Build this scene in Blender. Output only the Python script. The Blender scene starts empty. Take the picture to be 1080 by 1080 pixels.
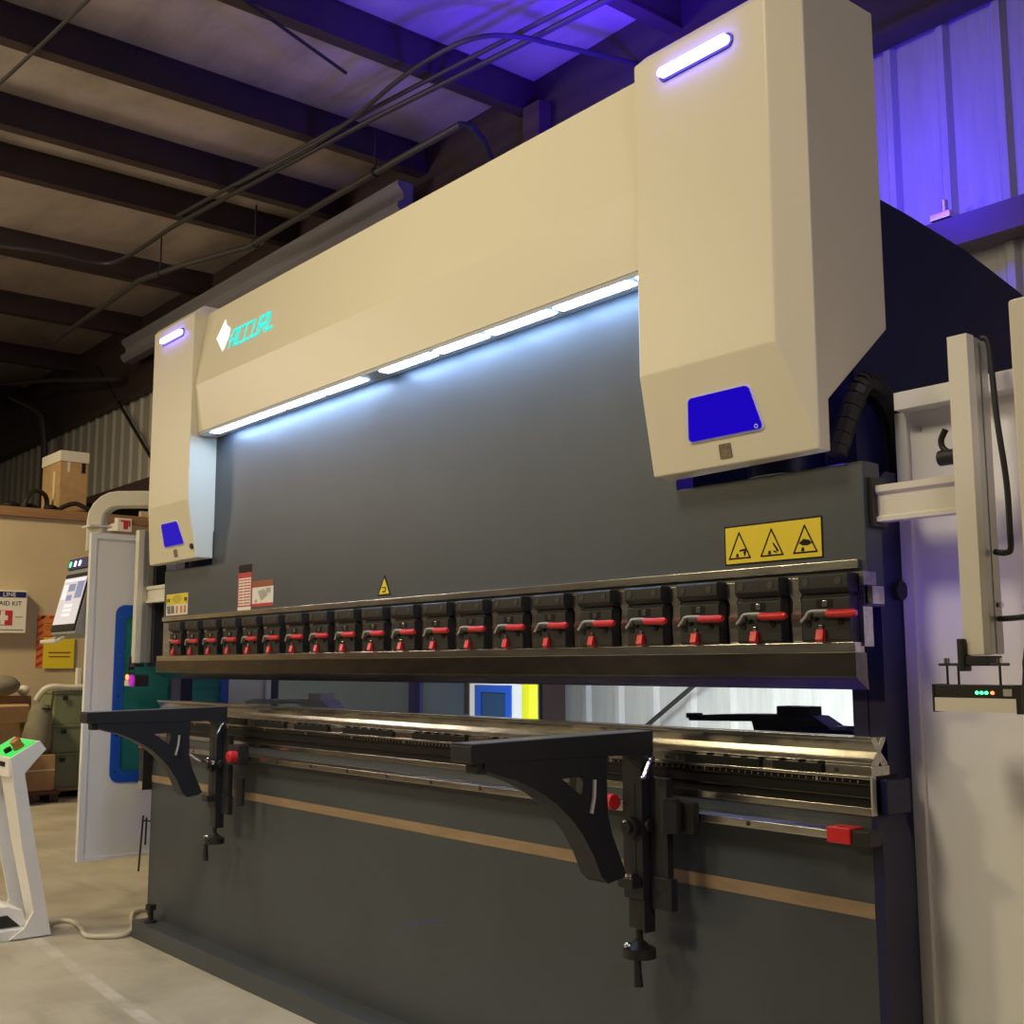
import bpy, bmesh, math, random
from mathutils import Vector, Matrix
random.seed(7)
scene = bpy.context.scene
COL = scene.collection

# ------------------------------------------------------------------ helpers
class G:
    """collects shapes, then links them as ONE mesh object"""
    def __init__(self): self.bm = bmesh.new()
    def box(self, x0, x1, y0, y1, z0, z1, bev=0.0, seg=2, rot=None, piv=None):
        vs = [self.bm.verts.new(c) for c in ((x0,y0,z0),(x1,y0,z0),(x1,y1,z0),(x0,y1,z0),(x0,y0,z1),(x1,y0,z1),(x1,y1,z1),(x0,y1,z1))]
        fs = [self.bm.faces.new([vs[i] for i in f]) for f in ((0,3,2,1),(4,5,6,7),(0,1,5,4),(1,2,6,5),(2,3,7,6),(3,0,4,7))]
        if bev:
            es = list({e for f in fs for e in f.edges})
            r = bmesh.ops.bevel(self.bm, geom=es, offset=bev, segments=seg, profile=.5, affect='EDGES')
            vs = list({v for f in r['faces'] for v in f.verts} | {v for v in vs if v.is_valid})
        if rot is not None:
            bmesh.ops.transform(self.bm, matrix=Matrix.Translation(piv) @ rot @ Matrix.Translation(-Vector(piv)), verts=vs)
        return self
    def prism(self, poly, axis, a0, a1, holes=(), bev=0.0):
        def p3(p, a):
            return {'X': (a, p[0], p[1]), 'Y': (p[0], a, p[1]), 'Z': (p[0], p[1], a)}[axis]
        bm2 = bmesh.new()
        edges = []
        for loop in [poly, *holes]:
            vs = [bm2.verts.new(p3(p, a0)) for p in loop]
            for i in range(len(vs)): edges.append(bm2.edges.new((vs[i], vs[(i+1) % len(vs)])))
        if holes or len(poly) > 4:
            bmesh.ops.triangle_fill(bm2, edges=edges, use_beauty=True, use_dissolve=False)
            if not holes:
                bmesh.ops.dissolve_faces(bm2, faces=list(bm2.faces))
        else:
            bm2.faces.new(list(bm2.verts))
        r = bmesh.ops.extrude_face_region(bm2, geom=list(bm2.faces))
        d = Vector(p3((0,0), a1)) - Vector(p3((0,0), a0))
        bmesh.ops.translate(bm2, vec=d, verts=[e for e in r['geom'] if isinstance(e, bmesh.types.BMVert)])
        bmesh.ops.recalc_face_normals(bm2, faces=list(bm2.faces))
        if bev:
            es = [e for e in bm2.edges if len(e.link_faces) == 2 and e.calc_face_angle() > .3]
            bmesh.ops.bevel(bm2, geom=es, offset=bev, segments=2, profile=.5, affect='EDGES')
        self.add(bm2); return self
    def add(self, bm2):
        me = bpy.data.meshes.new('tmp'); bm2.to_mesh(me); bm2.free()
        self.bm.from_mesh(me); bpy.data.meshes.remove(me)
    def tube(self, path, r, n=10, caps=True):
        pts = [Vector(p) for p in path]; rings = []
        up = Vector((0,0,1)); prev = None
        for i, p in enumerate(pts):
            t = (pts[min(i+1, len(pts)-1)] - pts[max(i-1, 0)]).normalized()
            if prev is None:
                a = t.cross(up if abs(t.z) < .9 else Vector((1,0,0))).normalized()
            else:
                a = (prev - t*prev.dot(t)).normalized()
            prev = a; b = t.cross(a)
            rr = r[i] if isinstance(r, (list, tuple)) else r
            rings.append([self.bm.verts.new(p + (a*math.cos(2*math.pi*k/n) + b*math.sin(2*math.pi*k/n))*rr) for k in range(n)])
        for i in range(len(rings)-1):
            for k in range(n):
                self.bm.faces.new((rings[i][k], rings[i][(k+1) % n], rings[i+1][(k+1) % n], rings[i+1][k]))
        if caps:
            self.bm.faces.new(rings[0][::-1]); self.bm.faces.new(rings[-1])
        return self
    def cyl(self, p0, p1, r, n=20): return self.tube([p0, p1], r, n)
    def ball(self, c, r, sx=1, sy=1, sz=1):
        bmesh.ops.create_uvsphere(self.bm, u_segments=16, v_segments=10, radius=r, matrix=Matrix.Translation(c) @ Matrix.Diagonal((sx,sy,sz,1)))
        return self
    def quad(self, *p):
        self.bm.faces.new([self.bm.verts.new(q) for q in p]); return self
    def build(self, name, mat, parent=None, angle=35):
        bm = self.bm
        bmesh.ops.recalc_face_normals(bm, faces=list(bm.faces))
        for e in bm.edges: e.smooth = len(e.link_faces) == 2 and e.calc_face_angle() < math.radians(angle)
        for f in bm.faces: f.smooth = True
        off = Vector((0,0,0)); p = parent
        while p is not None: off += p.location; p = p.parent
        bmesh.ops.translate(bm, vec=-off, verts=list(bm.verts))
        me = bpy.data.meshes.new(name); bm.to_mesh(me); bm.free()
        me.materials.append(mat)
        o = bpy.data.objects.new(name, me); COL.objects.link(o)
        if name != 'beam_fascia':
          w = o.modifiers.new('flat_faces', 'WEIGHTED_NORMAL'); w.keep_sharp = True; w.weight = 80
        if parent is not None: o.parent = parent
        return o

def smooth_path(pts, n=6):
    P = [Vector(p) for p in pts]; out = []
    for i in range(len(P)-1):
        p0, p1, p2, p3 = P[max(i-1,0)], P[i], P[i+1], P[min(i+2,len(P)-1)]
        for k in range(n):
            t = k/n
            out.append(.5*((2*p1)+(p2-p0)*t+(2*p0-5*p1+4*p2-p3)*t*t+(3*p1-p0-3*p2+p3)*t**3))
    out.append(P[-1]); return out

def tag(o, label, cat, group=None, kind=None):
    o['label'] = label; o['category'] = cat
    if group: o['group'] = group
    if kind: o['kind'] = kind
    return o
def thing(name, loc, label, cat, group=None):
    o = bpy.data.objects.new(name, None); COL.objects.link(o); o.location = loc
    o.empty_display_size = .1
    return tag(o, label, cat, group)
def struct(o): o['kind'] = 'structure'; return o
def lab(o, text): o['label'] = text; return o

def text_mesh(name, s, size, mat, parent, M, extrude=.0005, align='CENTER'):
    cu = bpy.data.curves.new('t', 'FONT'); cu.body = s; cu.size = size; cu.extrude = extrude
    cu.align_x = align; cu.align_y = 'CENTER'; cu.resolution_u = 3
    to = bpy.data.objects.new('t', cu); COL.objects.link(to)
    dg = bpy.context.evaluated_depsgraph_get(); dg.update()
    me = bpy.data.meshes.new_from_object(to.evaluated_get(dg))
    bpy.data.objects.remove(to); bpy.data.curves.remove(cu)
    off = Vector((0,0,0)); p = parent
    while p is not None: off += p.location; p = p.parent
    me.transform(Matrix.Translation(-off) @ M); me.materials.clear(); me.materials.append(mat); me.name = name
    o = bpy.data.objects.new(name, me); COL.objects.link(o); o.parent = parent
    return o
def front_M(x, y, z): return Matrix.Translation((x, y, z)) @ Matrix.Rotation(math.pi/2, 4, 'X')          # reads from -Y
def side_M(x, y, z): return Matrix.Translation((x, y, z)) @ Matrix.Rotation(math.pi/2, 4, 'Z') @ Matrix.Rotation(math.pi/2, 4, 'X')   # reads from +X

# ------------------------------------------------------------------ materials
def mat(name, col, rough=.5, metal=0.0, bump=0, bscale=200, vary=0, vscale=6, emit=None, estr=0, coat=0, stretch=None, spec=.5, dirt=None):
    m = bpy.data.materials.new(name); m.use_nodes = True
    nt = m.node_tree; N = nt.nodes; L = nt.links; b = N['Principled BSDF']
    b.inputs['Base Color'].default_value = (*col, 1); b.inputs['Roughness'].default_value = rough
    b.inputs['Metallic'].default_value = metal; b.inputs['Coat Weight'].default_value = coat
    b.inputs['Specular IOR Level'].default_value = spec
    if emit: b.inputs['Emission Color'].default_value = (*emit, 1); b.inputs['Emission Strength'].default_value = estr
    tc = N.new('ShaderNodeTexCoord'); src = tc.outputs['Object']
    if stretch:
        mp = N.new('ShaderNodeMapping'); mp.inputs['Scale'].default_value = stretch; L.new(src, mp.inputs['Vector']); src = mp.outputs['Vector']
    if bump:
        n = N.new('ShaderNodeTexNoise'); n.inputs['Scale'].default_value = bscale; n.inputs['Detail'].default_value = 3
        bp = N.new('ShaderNodeBump'); bp.inputs['Strength'].default_value = bump; bp.inputs['Distance'].default_value = .002
        L.new(src, n.inputs['Vector']); L.new(n.outputs['Fac'], bp.inputs['Height']); L.new(bp.outputs['Normal'], b.inputs['Normal'])
    if vary:
        n = N.new('ShaderNodeTexNoise'); n.inputs['Scale'].default_value = vscale; n.inputs['Detail'].default_value = 6
        n.inputs['Roughness'].default_value = .65
        r = N.new('ShaderNodeValToRGB')
        r.color_ramp.elements[0].position = .3; r.color_ramp.elements[1].position = .7
        d = dirt or tuple(c*(1-vary) for c in col)
        r.color_ramp.elements[0].color = (*d, 1)
        r.color_ramp.elements[1].color = (*[min(1, c*(1+vary*.5)) for c in col], 1)
        L.new(src, n.inputs['Vector']); L.new(n.outputs['Fac'], r.inputs['Fac']); L.new(r.outputs['Color'], b.inputs['Base Color'])
    return m

M_cream = mat('cream_textured_paint', (.76,.70,.54), .36, bump=.16, bscale=260, spec=.4)
M_white = mat('white_panel_paint', (.86,.85,.84), .42, bump=.05, bscale=120)
M_ram = mat('charcoal_textured_paint', (.051,.060,.071), .42, bump=.20, bscale=240, vary=.12, vscale=3)
M_navy = mat('dark_blue_frame_paint', (.006,.006,.058), .45, bump=.15, bscale=150)
M_steel = mat('ground_steel', (.66,.64,.60), .20, 1.0, bump=.02, bscale=90, vary=.35, vscale=5, stretch=(1.2,8,8))
M_punch = mat('tool_steel', (.20,.187,.18), .22, 1.0, bump=.02, bscale=60, vary=.4, vscale=4, stretch=(1,3,3))
M_alu = mat('anodised_aluminium', (.62,.60,.56), .38, .7)
M_gaugelit = mat('lit_gauge_metal', (.78,.78,.76), .4)  # left back gauge: brighter light put into the metal colour
M_alucream = mat('cream_aluminium_post', (.74,.70,.60), .45)
M_black = mat('black_oxide_metal', (.022,.021,.020), .42, .2, bump=.1, bscale=140)
M_blackarm = mat('black_arm_paint', (.012,.012,.017), .5, 0, bump=.1, bscale=150)
M_deep = mat('deep_black_steel', (.006,.006,.006), .5, spec=.25)
M_armtop = mat('worn_arm_top', (.16,.16,.17), .38, .4)
M_chrome = mat('chrome', (.75,.75,.76), .15, 1.0)
M_red = mat('red_plastic', (.62,.02,.025), .32)
M_rubber = mat('black_rubber', (.012,.012,.013), .55)
M_cable = mat('beige_cable_sheath', (.62,.56,.42), .5)
M_tape = mat('brown_masking_tape', (.30,.205,.12), .6, vary=.25, vscale=14, stretch=(.5,2,2))
M_led = mat('white_led_panel', (1,1,1), .5, emit=(.37,.60,1), estr=42)
M_ledhouse = mat('led_housing', (.45,.47,.52), .5)
M_blueled = mat('blue_status_led', (.6,.6,1), .3, emit=(.32,.30,1.0), estr=9)
M_blueledw = mat('status_led_core', (.9,.9,1), .3, emit=(.13,.10,1.0), estr=13)
M_ledrim = mat('dark_blue_rim', (.05,.05,.22), .4)
M_bluescr = mat('blue_backlit_window', (.005,.003,.10), .12, emit=(.012,.0,.66), estr=.68, spec=.12)
M_lightedge = mat('pale_blue_edge', (.72,.72,.92), .4)
M_badge = mat('grey_brown_badge', (.22,.17,.11), .5, vary=.5, vscale=120)
M_teal = mat('lit_teal_letters', (.05,.75,.75), .4, emit=(.03,.80,.80), estr=.62)
M_logow = mat('lit_white_emblem', (.9,.95,1), .4, emit=(.85,.97,1), estr=.85)
M_yellow = mat('yellow_label', (.78,.60,.02), .4)
M_blk = mat('printed_black', (.012,.011,.010), .6, spec=.2)
M_ring = mat('worn_bolt_head', (.085,.08,.07), .3, .5)
M_redprint = mat('printed_red', (.50,.03,.03), .5)
M_paper = mat('white_label', (.78,.74,.66), .5)
M_greyprint = mat('printed_grey', (.38,.38,.36), .5)
M_brownprint = mat('printed_brown', (.28,.07,.03), .5)
M_blueframe = mat('blue_window_frame', (.015,.10,.58), .35)
M_card = mat('cardboard', (.43,.27,.125), .75, vary=.2, vscale=9)
M_card2 = mat('brown_cardboard', (.30,.17,.07), .75, vary=.2, vscale=9)
M_green = mat('faded_green_steel', (.20,.235,.135), .5, vary=.25, vscale=5)
M_olive = mat('olive_canvas', (.20,.185,.13), .8, vary=.25, vscale=8)
M_wood = mat('stained_wood_trim', (.30,.165,.07), .55, vary=.25, vscale=7, stretch=(4,.6,6))
M_woodtan = mat('rough_timber', (.36,.25,.13), .7, vary=.3, vscale=6, stretch=(4,.6,6))
M_partition = mat('beige_painted_drywall', (.56,.45,.28), .6, bump=.04, bscale=60, vary=.08, vscale=2)
M_beam = mat('red_oxide_steel', (.052,.032,.030), .55, vary=.2, vscale=3)
M_girt = mat('brown_primed_girt', (.085,.05,.045), .5)
M_strut = mat('grey_eave_channel', (.25,.24,.27), .45)
M_conduit = mat('galvanised_conduit', (.05,.047,.044), .5, .2)
M_darkrod = mat('dark_rod', (.02,.018,.016), .6)
M_roof = mat('vinyl_faced_insulation', (.46,.39,.34), .55, bump=.5, bscale=5, vary=.35, vscale=1.6, stretch=(.5,1.2,1))
M_cabinet = mat('blue_grey_cabinet', (.055,.095,.165), .5)
M_louvre = mat('teal_louvres', (.10,.32,.36), .4)
M_yellowpost = mat('yellow_post', (.72,.70,.02), .4)
M_grey = mat('grey_plastic', (.28,.27,.25), .5)
M_screen = mat('touch_screen', (.5,.5,.55), .25, emit=(.70,.66,.72), estr=.55)
M_scrblue = mat('screen_blue_tile', (.2,.25,.4), .25, emit=(.22,.27,.45), estr=.55)
M_scrwhite = mat('screen_white_tile', (.8,.8,.9), .25, emit=(.85,.82,.95), estr=.6)
M_greenled = mat('green_led', (.1,.8,.2), .3, emit=(.05,1,.25), estr=4)
M_greenglow = mat('green_lit_console', (.05,.6,.12), .35, emit=(.04,.85,.14), estr=.5)
M_redled = mat('red_led', (.8,.1,.05), .3, emit=(1,.15,.05), estr=4)
M_purpleled = mat('purple_sensor', (.2,.01,.2), .3, emit=(.6,.02,.6), estr=.5)
M_navyprint = mat('printed_navy', (.01,.012,.10), .5)
M_orange = mat('orange_label', (.62,.22,.03), .5)
M_cloth = mat('white_cloth', (.62,.58,.5), .8)
M_lime = mat('pale_lime_block', (.55,.60,.22), .5)

def glass_tint(name, col, alpha):
    m = bpy.data.materials.new(name); m.use_nodes = True; nt = m.node_tree; N = nt.nodes; L = nt.links
    N.remove(N['Principled BSDF']); out = N['Material Output']
    tr = N.new('ShaderNodeBsdfTransparent'); tr.inputs['Color'].default_value = (*col, 1)
    gl = N.new('ShaderNodeBsdfGlossy'); gl.inputs['Roughness'].default_value = .12
    df = N.new('ShaderNodeBsdfDiffuse'); df.inputs['Color'].default_value = (*col, 1)
    m1 = N.new('ShaderNodeMixShader'); m1.inputs['Fac'].default_value = alpha; L.new(tr.outputs[0], m1.inputs[1]); L.new(df.outputs[0], m1.inputs[2])
    m2 = N.new('ShaderNodeMixShader'); m2.inputs['Fac'].default_value = .06; L.new(m1.outputs[0], m2.inputs[1]); L.new(gl.outputs[0], m2.inputs[2])
    L.new(m2.outputs[0], out.inputs['Surface']); return m
M_tint = glass_tint('teal_tinted_polycarbonate', (.10,.52,.56), .25)

def corrugated_mat():
    m = mat('painted_metal_siding', (.46,.44,.40), .5, vary=.16, vscale=5, stretch=(4,3,.3))
    return m
M_siding = corrugated_mat()

def floor_mat():
    m = bpy.data.materials.new('worn_concrete'); m.use_nodes = True; nt = m.node_tree; N = nt.nodes; L = nt.links; b = N['Principled BSDF']
    tc = N.new('ShaderNodeTexCoord')
    def noise(s, d, vec=None, rough=.6):
        n = N.new('ShaderNodeTexNoise'); n.inputs['Scale'].default_value = s; n.inputs['Detail'].default_value = d; n.inputs['Roughness'].default_value = rough
        L.new(vec or tc.outputs['Object'], n.inputs['Vector']); return n.outputs['Fac']
    def ramp(f, p0, c0, p1, c1):
        r = N.new('ShaderNodeValToRGB'); e = r.color_ramp.elements
        e[0].position = p0; e[0].color = (*c0, 1); e[1].position = p1; e[1].color = (*c1, 1); L.new(f, r.inputs['Fac']); return r.outputs['Color']
    base = ramp(noise(1.3, 8), .3, (.36,.32,.24), .72, (.62,.57,.45))
    mp = N.new('ShaderNodeMapping'); mp.inputs['Scale'].default_value = (.5,2.2,1); L.new(tc.outputs['Object'], mp.inputs['Vector'])
    st = ramp(noise(1.6, 5, mp.outputs['Vector']), .28, (.62,.62,.64), .45, (1,1,1))
    mx = N.new('ShaderNodeMixRGB'); mx.blend_type = 'MULTIPLY'; mx.inputs['Fac'].default_value = .8; L.new(base, mx.inputs[1]); L.new(st, mx.inputs[2])
    # faded painted line along the press
    sx = N.new('ShaderNodeSeparateXYZ'); L.new(tc.outputs['Object'], sx.inputs[0])
    ma = N.new('ShaderNodeMath'); ma.operation = 'MULTIPLY_ADD'; ma.inputs[1].default_value = .058; ma.inputs[2].default_value = .582; L.new(sx.outputs['X'], ma.inputs[0])
    ad = N.new('ShaderNodeMath'); ad.operation = 'ADD'; L.new(ma.outputs[0], ad.inputs[0]); L.new(sx.outputs['Y'], ad.inputs[1])
    ab = N.new('ShaderNodeMath'); ab.operation = 'ABSOLUTE'; L.new(ad.outputs[0], ab.inputs[0])
    mr = N.new('ShaderNodeMapRange'); mr.inputs[1].default_value = .022; mr.inputs[2].default_value = .034; mr.inputs[3].default_value = .5; mr.inputs[4].default_value = 0; L.new(ab.outputs[0], mr.inputs[0])
    nn = N.new('ShaderNodeMath'); nn.operation = 'MULTIPLY'; L.new(mr.outputs[0], nn.inputs[0])
    wear = N.new('ShaderNodeMapRange'); wear.inputs[1].default_value = .3; wear.inputs[2].default_value = .6; L.new(noise(7, 4), wear.inputs[0]); L.new(wear.outputs[0], nn.inputs[1])
    m2 = N.new('ShaderNodeMixRGB'); L.new(nn.outputs[0], m2.inputs['Fac']); L.new(mx.outputs[0], m2.inputs[1]); m2.inputs[2].default_value = (.74,.72,.66,1)
    L.new(m2.outputs[0], b.inputs['Base Color'])
    rr = N.new('ShaderNodeMapRange'); rr.inputs[3].default_value = .30; rr.inputs[4].default_value = .55; L.new(noise(2.5, 4), rr.inputs[0]); L.new(rr.outputs[0], b.inputs['Roughness'])
    bp = N.new('ShaderNodeBump'); bp.inputs['Strength'].default_value = .12; bp.inputs['Distance'].default_value = .01; L.new(noise(9, 6), bp.inputs['Height']); L.new(bp.outputs[0], b.inputs['Normal'])
    return m
M_floor = floor_mat()

# ------------------------------------------------------------------ the building
WY = 3.5
struct(G().box(-24, 9, -11, 5, -.2, 0).build('floor', M_floor))
struct(G().box(-24, 9, -11, 3.75, 5.86, 5.95).build('ceiling', M_roof))
# ribbed metal siding on the back wall (profile follows the ribs)
prof = []; x = -23.9
while x < 8.9:
    prof += [(x, WY), (x+.20, WY), (x+.225, WY-.032), (x+.265, WY-.032), (x+.29, WY)]; x += .333
prof = prof + [(prof[-1][0], WY+.1), (prof[0][0], WY+.1)]
g = G()
fr = [(a, b) for a, b in prof[:-2]]
for (xa, ya), (xb, yb) in zip(fr[:-1], fr[1:]):
    g.quad((xa, ya, 0), (xb, yb, 0), (xb, yb, 5.86), (xa, ya, 5.86))
bmesh.ops.remove_doubles(g.bm, verts=list(g.bm.verts), dist=.0005)
struct(g.build('wall_back', M_siding, angle=10))
# beige office partition at the left with a timber edge to the storage deck on top
struct(G().box(-8.62, -8.5, -9, WY-.05, 0, 2.76).build('wall_left', M_partition))
struct(G().box(-12.5, -8.62, -9, WY-.05, 2.70, 2.835).build('wall_left_deck', M_woodtan))
struct(G().box(-8.62, -8.46, -9, WY-.05, 2.745, 2.84, bev=.008).build('trim_1', M_wood))
# roof beams running to the back wall (I section)
n = 2
def ibeam_y(xc, z0, z1, w=.12):
    g = G()
    g.box(xc-w/2, xc+w/2, -9, 3.42, z0, z0+.016).box(xc-w/2, xc+w/2, -9, 3.42, z1-.016, z1).box(xc-.03, xc+.05, -9, 3.42, z0+.016, z1-.016)
    return g
for xc in (4.4, 2.9, 1.4, -.05, -1.55, -3.13, -4.60, -5.96, -6.90, -8.99, -11.15, -13.55, -16.2, -19.0):
    struct(ibeam_y(xc, 5.59, 5.86).build('trim_%d' % n, M_beam)); n += 1
# heavy girder along the top of the back wall
g = G(); g.box(-23, 9, 3.36, 3.44, 4.86, 5.858).box(-23, 9, 3.30, 3.46, 4.82, 4.86)
struct(g.build('trim_%d' % n, M_beam)); n += 1
# grey channel in front of it, ends behind the press
g = G(); g.prism([(3.22,5.17),(3.10,5.17),(3.06,5.22),(3.06,5.26),(3.12,5.30),(3.12,5.36),(3.06,5.42),(3.06,5.46),(3.22,5.46)], 'X', -11.0, -4.55)
struct(g.build('trim_%d' % n, M_strut)); n += 1
# wall girts
struct(G().box(-23, 9, 3.30, 3.46, 3.46, 3.62).build('trim_%d' % n, M_girt)); n += 1
struct(G().box(-3.06, -2.87, 3.24, 3.46, 0, 5.59).build('trim_%d' % n, M_girt)); n += 1
# rod bracing on the back wall
def rod(name, path, r, m, label, cat, group=None, smooth=False):
    o = G().tube(smooth_path(path) if smooth else path, r, 8).build(name, m); return tag(o, label, cat, group)
rod('brace_rod', [(-12.7,3.36,5.5), (-10.62,3.36,3.9), (-9.4,3.36,2.96)], .022, M_darkrod, 'dark diagonal brace rod on the ribbed wall above the beige partition', 'brace rod')
rod('brace_rod', [(-2.9,3.36,.25), (-1.94,3.36,.858), (-1.54,3.36,1.112), (1.2,3.36,2.85)], .016, M_darkrod, 'dark diagonal brace rod seen through the gap between punch and die', 'brace rod')

# conduits and roof clutter
rod('conduit', [(1.6,2.95,5.5), (-1.46,2.61,5.5), (-2.5,2.49,5.5), (-3.72,2.33,5.5), (-5.0,2.2,5.5), (-6.78,2.03,5.5), (-7.4,2.01,5.5), (-8.05,1.98,5.5), (-8.38,1.86,5.5), (-8.40,1.45,5.5), (-8.44,1.15,5.5), (-8.6,.6,5.5), (-8.8,-.6,5.5)], .022, M_conduit, 'long grey conduit crossing under the roof beams and bending towards the left edge', 'conduit', smooth=True)
rod('conduit', [(1.6,2.87,5.53), (-1.46,2.54,5.53), (-3.72,2.26,5.53), (-6.7,1.97,5.53)], .018, M_conduit, 'thin grey conduit running close beside the long conduit, ending in an open tip', 'conduit')
rod('conduit', [(-1.9,3.35,5.5), (-2.05,2.7,5.48), (-2.1,2.42,5.46), (-2.25,2.2,5.45), (-2.56,2.12,5.46), (-3.15,2.13,5.49), (-4.2,2.2,5.5), (-5.6,2.05,5.5)], .018, M_conduit, 'grey conduit that bows away from the long conduit in the violet light', 'conduit', smooth=True)
rod('conduit', [(-1.0,.35,5.56), (-3.42,.07,5.56), (-4.3,0,5.56), (-5.2,-.08,5.56), (-8,-.3,5.56)], .014, M_conduit, 'single thin conduit crossing the roof beam at the upper left corner', 'conduit')
rod('hanger_pipe', [(-10.7,2.1,5.2), (-7.8,2.05,5.2), (-7.1,2.2,5.2), (-6.2,2.48,5.2), (-4.88,2.5,5.2), (-3.73,2.52,5.2), (-2.95,2.55,5.2), (-2.88,2.57,5.19), (-3.0,2.8,5.17), (-3.24,3.08,5.16)], .028, M_conduit, 'dark pipe hung under the roof along the machine top, turning down at its right end', 'pipe')
for i, (x, y, l) in enumerate(((-4.05, 2.51, 'pipe hanger nearest the bend of the dark roof pipe'), (-6.1, 2.49, 'pipe hanger in the middle of the dark roof pipe'), (-7.45, 2.12, 'pipe hanger furthest left on the dark roof pipe'))):
    g = G().tube([(x,y,5.58),(x,y,5.24)], .009, 8)
    g.tube([(x,y+.036*math.cos(a),5.2+.036*math.sin(a)) for a in [k*math.pi/6 for k in range(13)]], .007, 6)
    tag(g.build('pipe_hanger', M_darkrod), 'thin rod '+l, 'pipe hanger', 'pipe hangers under the roof')
rod('loose_rod', [(-3.0,.74,5.57), (-3.32,1.79,5.5)], .012, M_darkrod, 'short dark rod hanging under the beam at the top centre left', 'rod')
rod('conduit', [(-15.6,3.0,5.55), (-14.5,3.0,5.2), (-14.15,3.02,5.05), (-14.05,3.05,4.85), (-14.05,3.1,4.3), (-14.05,3.1,3.3)], .05, M_conduit, 'grey conduit bending down the wall above the taped cardboard box', 'conduit', smooth=True)
rod('conduit', [(-14.8,2.6,5.55), (-13.3,2.9,5.36), (-12.0,3.1,5.14), (-11.4,3.2,5.05)], .035, M_conduit, 'sloping grey conduit under the far left roof beams', 'conduit')
g = G().box(.30,.42,3.30,3.42,3.63,3.67,bev=.006).cyl((.36,3.36,3.67),(.36,3.36,3.75),.018)
tag(g.build('girt_clamp', M_alu), 'small metal clamp on the wall girt in the violet light', 'clamp')
rod('hand_rail', [(.35,1.2,2.72),(.35,1.5,2.72),(.36,1.62,2.70),(.36,1.66,2.6),(.36,1.66,2.2)], .016, M_conduit, 'short bent grey rail behind the right cylinder cover', 'rail')

# ------------------------------------------------------------------ the press brake
PB = thing('press_brake', (0,.4,0), 'long charcoal and cream hydraulic press brake with lit strip under its beam', 'machine')
G().box(-2.02, 1.985, 0, .10, .075, .93, bev=.002).build('bed', M_ram, PB)
G().box(-1.95, 2.03, -.10, .55, 0, .078, bev=.003).build('base_plate', M_ram, PB)
G().box(-2.018, 1.984, -.0015, 0, .698, .730).build('tape_strip', M_tape, PB)
# levelling bolt at the left end of the base
g = G().cyl((-1.84,-.055,.078),(-1.84,-.055,.15),.012).cyl((-1.84,-.055,.135),(-1.84,-.055,.158),.026,6).cyl((-1.84,-.055,.078),(-1.84,-.055,.088),.028)
g.build('levelling_bolt', M_black, PB)
# C frames at both ends
def cframe(x0, x1, opening):
    outer = [(.07,.02),(.07,2.41),(.20,2.415),(.34,2.405),(.62,2.375),(.92,2.315),(1.20,2.22),(1.50,2.07),(1.50,.02)]
    holes = [[(.13,.98),(1.475,.98),(1.475,1.48),(.13,1.48)]] if opening else []
    return G().prism(outer, 'X', x0, x1, holes)
lab(cframe(1.90, 1.940, False).build('side_frame', M_navy, PB), 'dark blue right end frame')
lab(cframe(-1.99, -1.88, True).build('side_frame', M_navy, PB), 'dark blue left end frame')
G().prism([(.072,.1),(.072,1.60),(.085,1.68),(.115,1.70),(.158,1.70),(.158,.1)], 'X', 1.941, 1.985).build('frame_cheek', M_navy, PB)
f2 = G().prism([(1.985,.08),(2.01,.08),(2.01,.86),(1.985,.93)], 'Y', .0, .118); f2.build('corner_post', M_navy, PB)
g = G().cyl((1.984,.14,1.42),(2.0,.14,1.42),.022,18); g.build('frame_plug', M_black, PB)
# rear tie beam
G().box(-1.88, 1.86, .9, 1.0, 1.75, 2.3).build('rear_beam', M_navy, PB)
# ram, notched at both ends under the cylinders
G().prism([(-1.95,1.38),(2.0,1.38),(2.0,1.712),(1.43,1.712),(1.43,2.62),(-1.42,2.62),(-1.42,1.712),(-1.95,1.712)], 'Y', 0, .066, bev=.002).build('ram', M_ram, PB)
# hydraulic cylinders behind the covers
for xc in (1.70, -1.70):
    G().cyl((xc,.12,1.72),(xc,.12,2.5),.10,24).build('hydraulic_cylinder', M_navy, PB)
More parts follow.
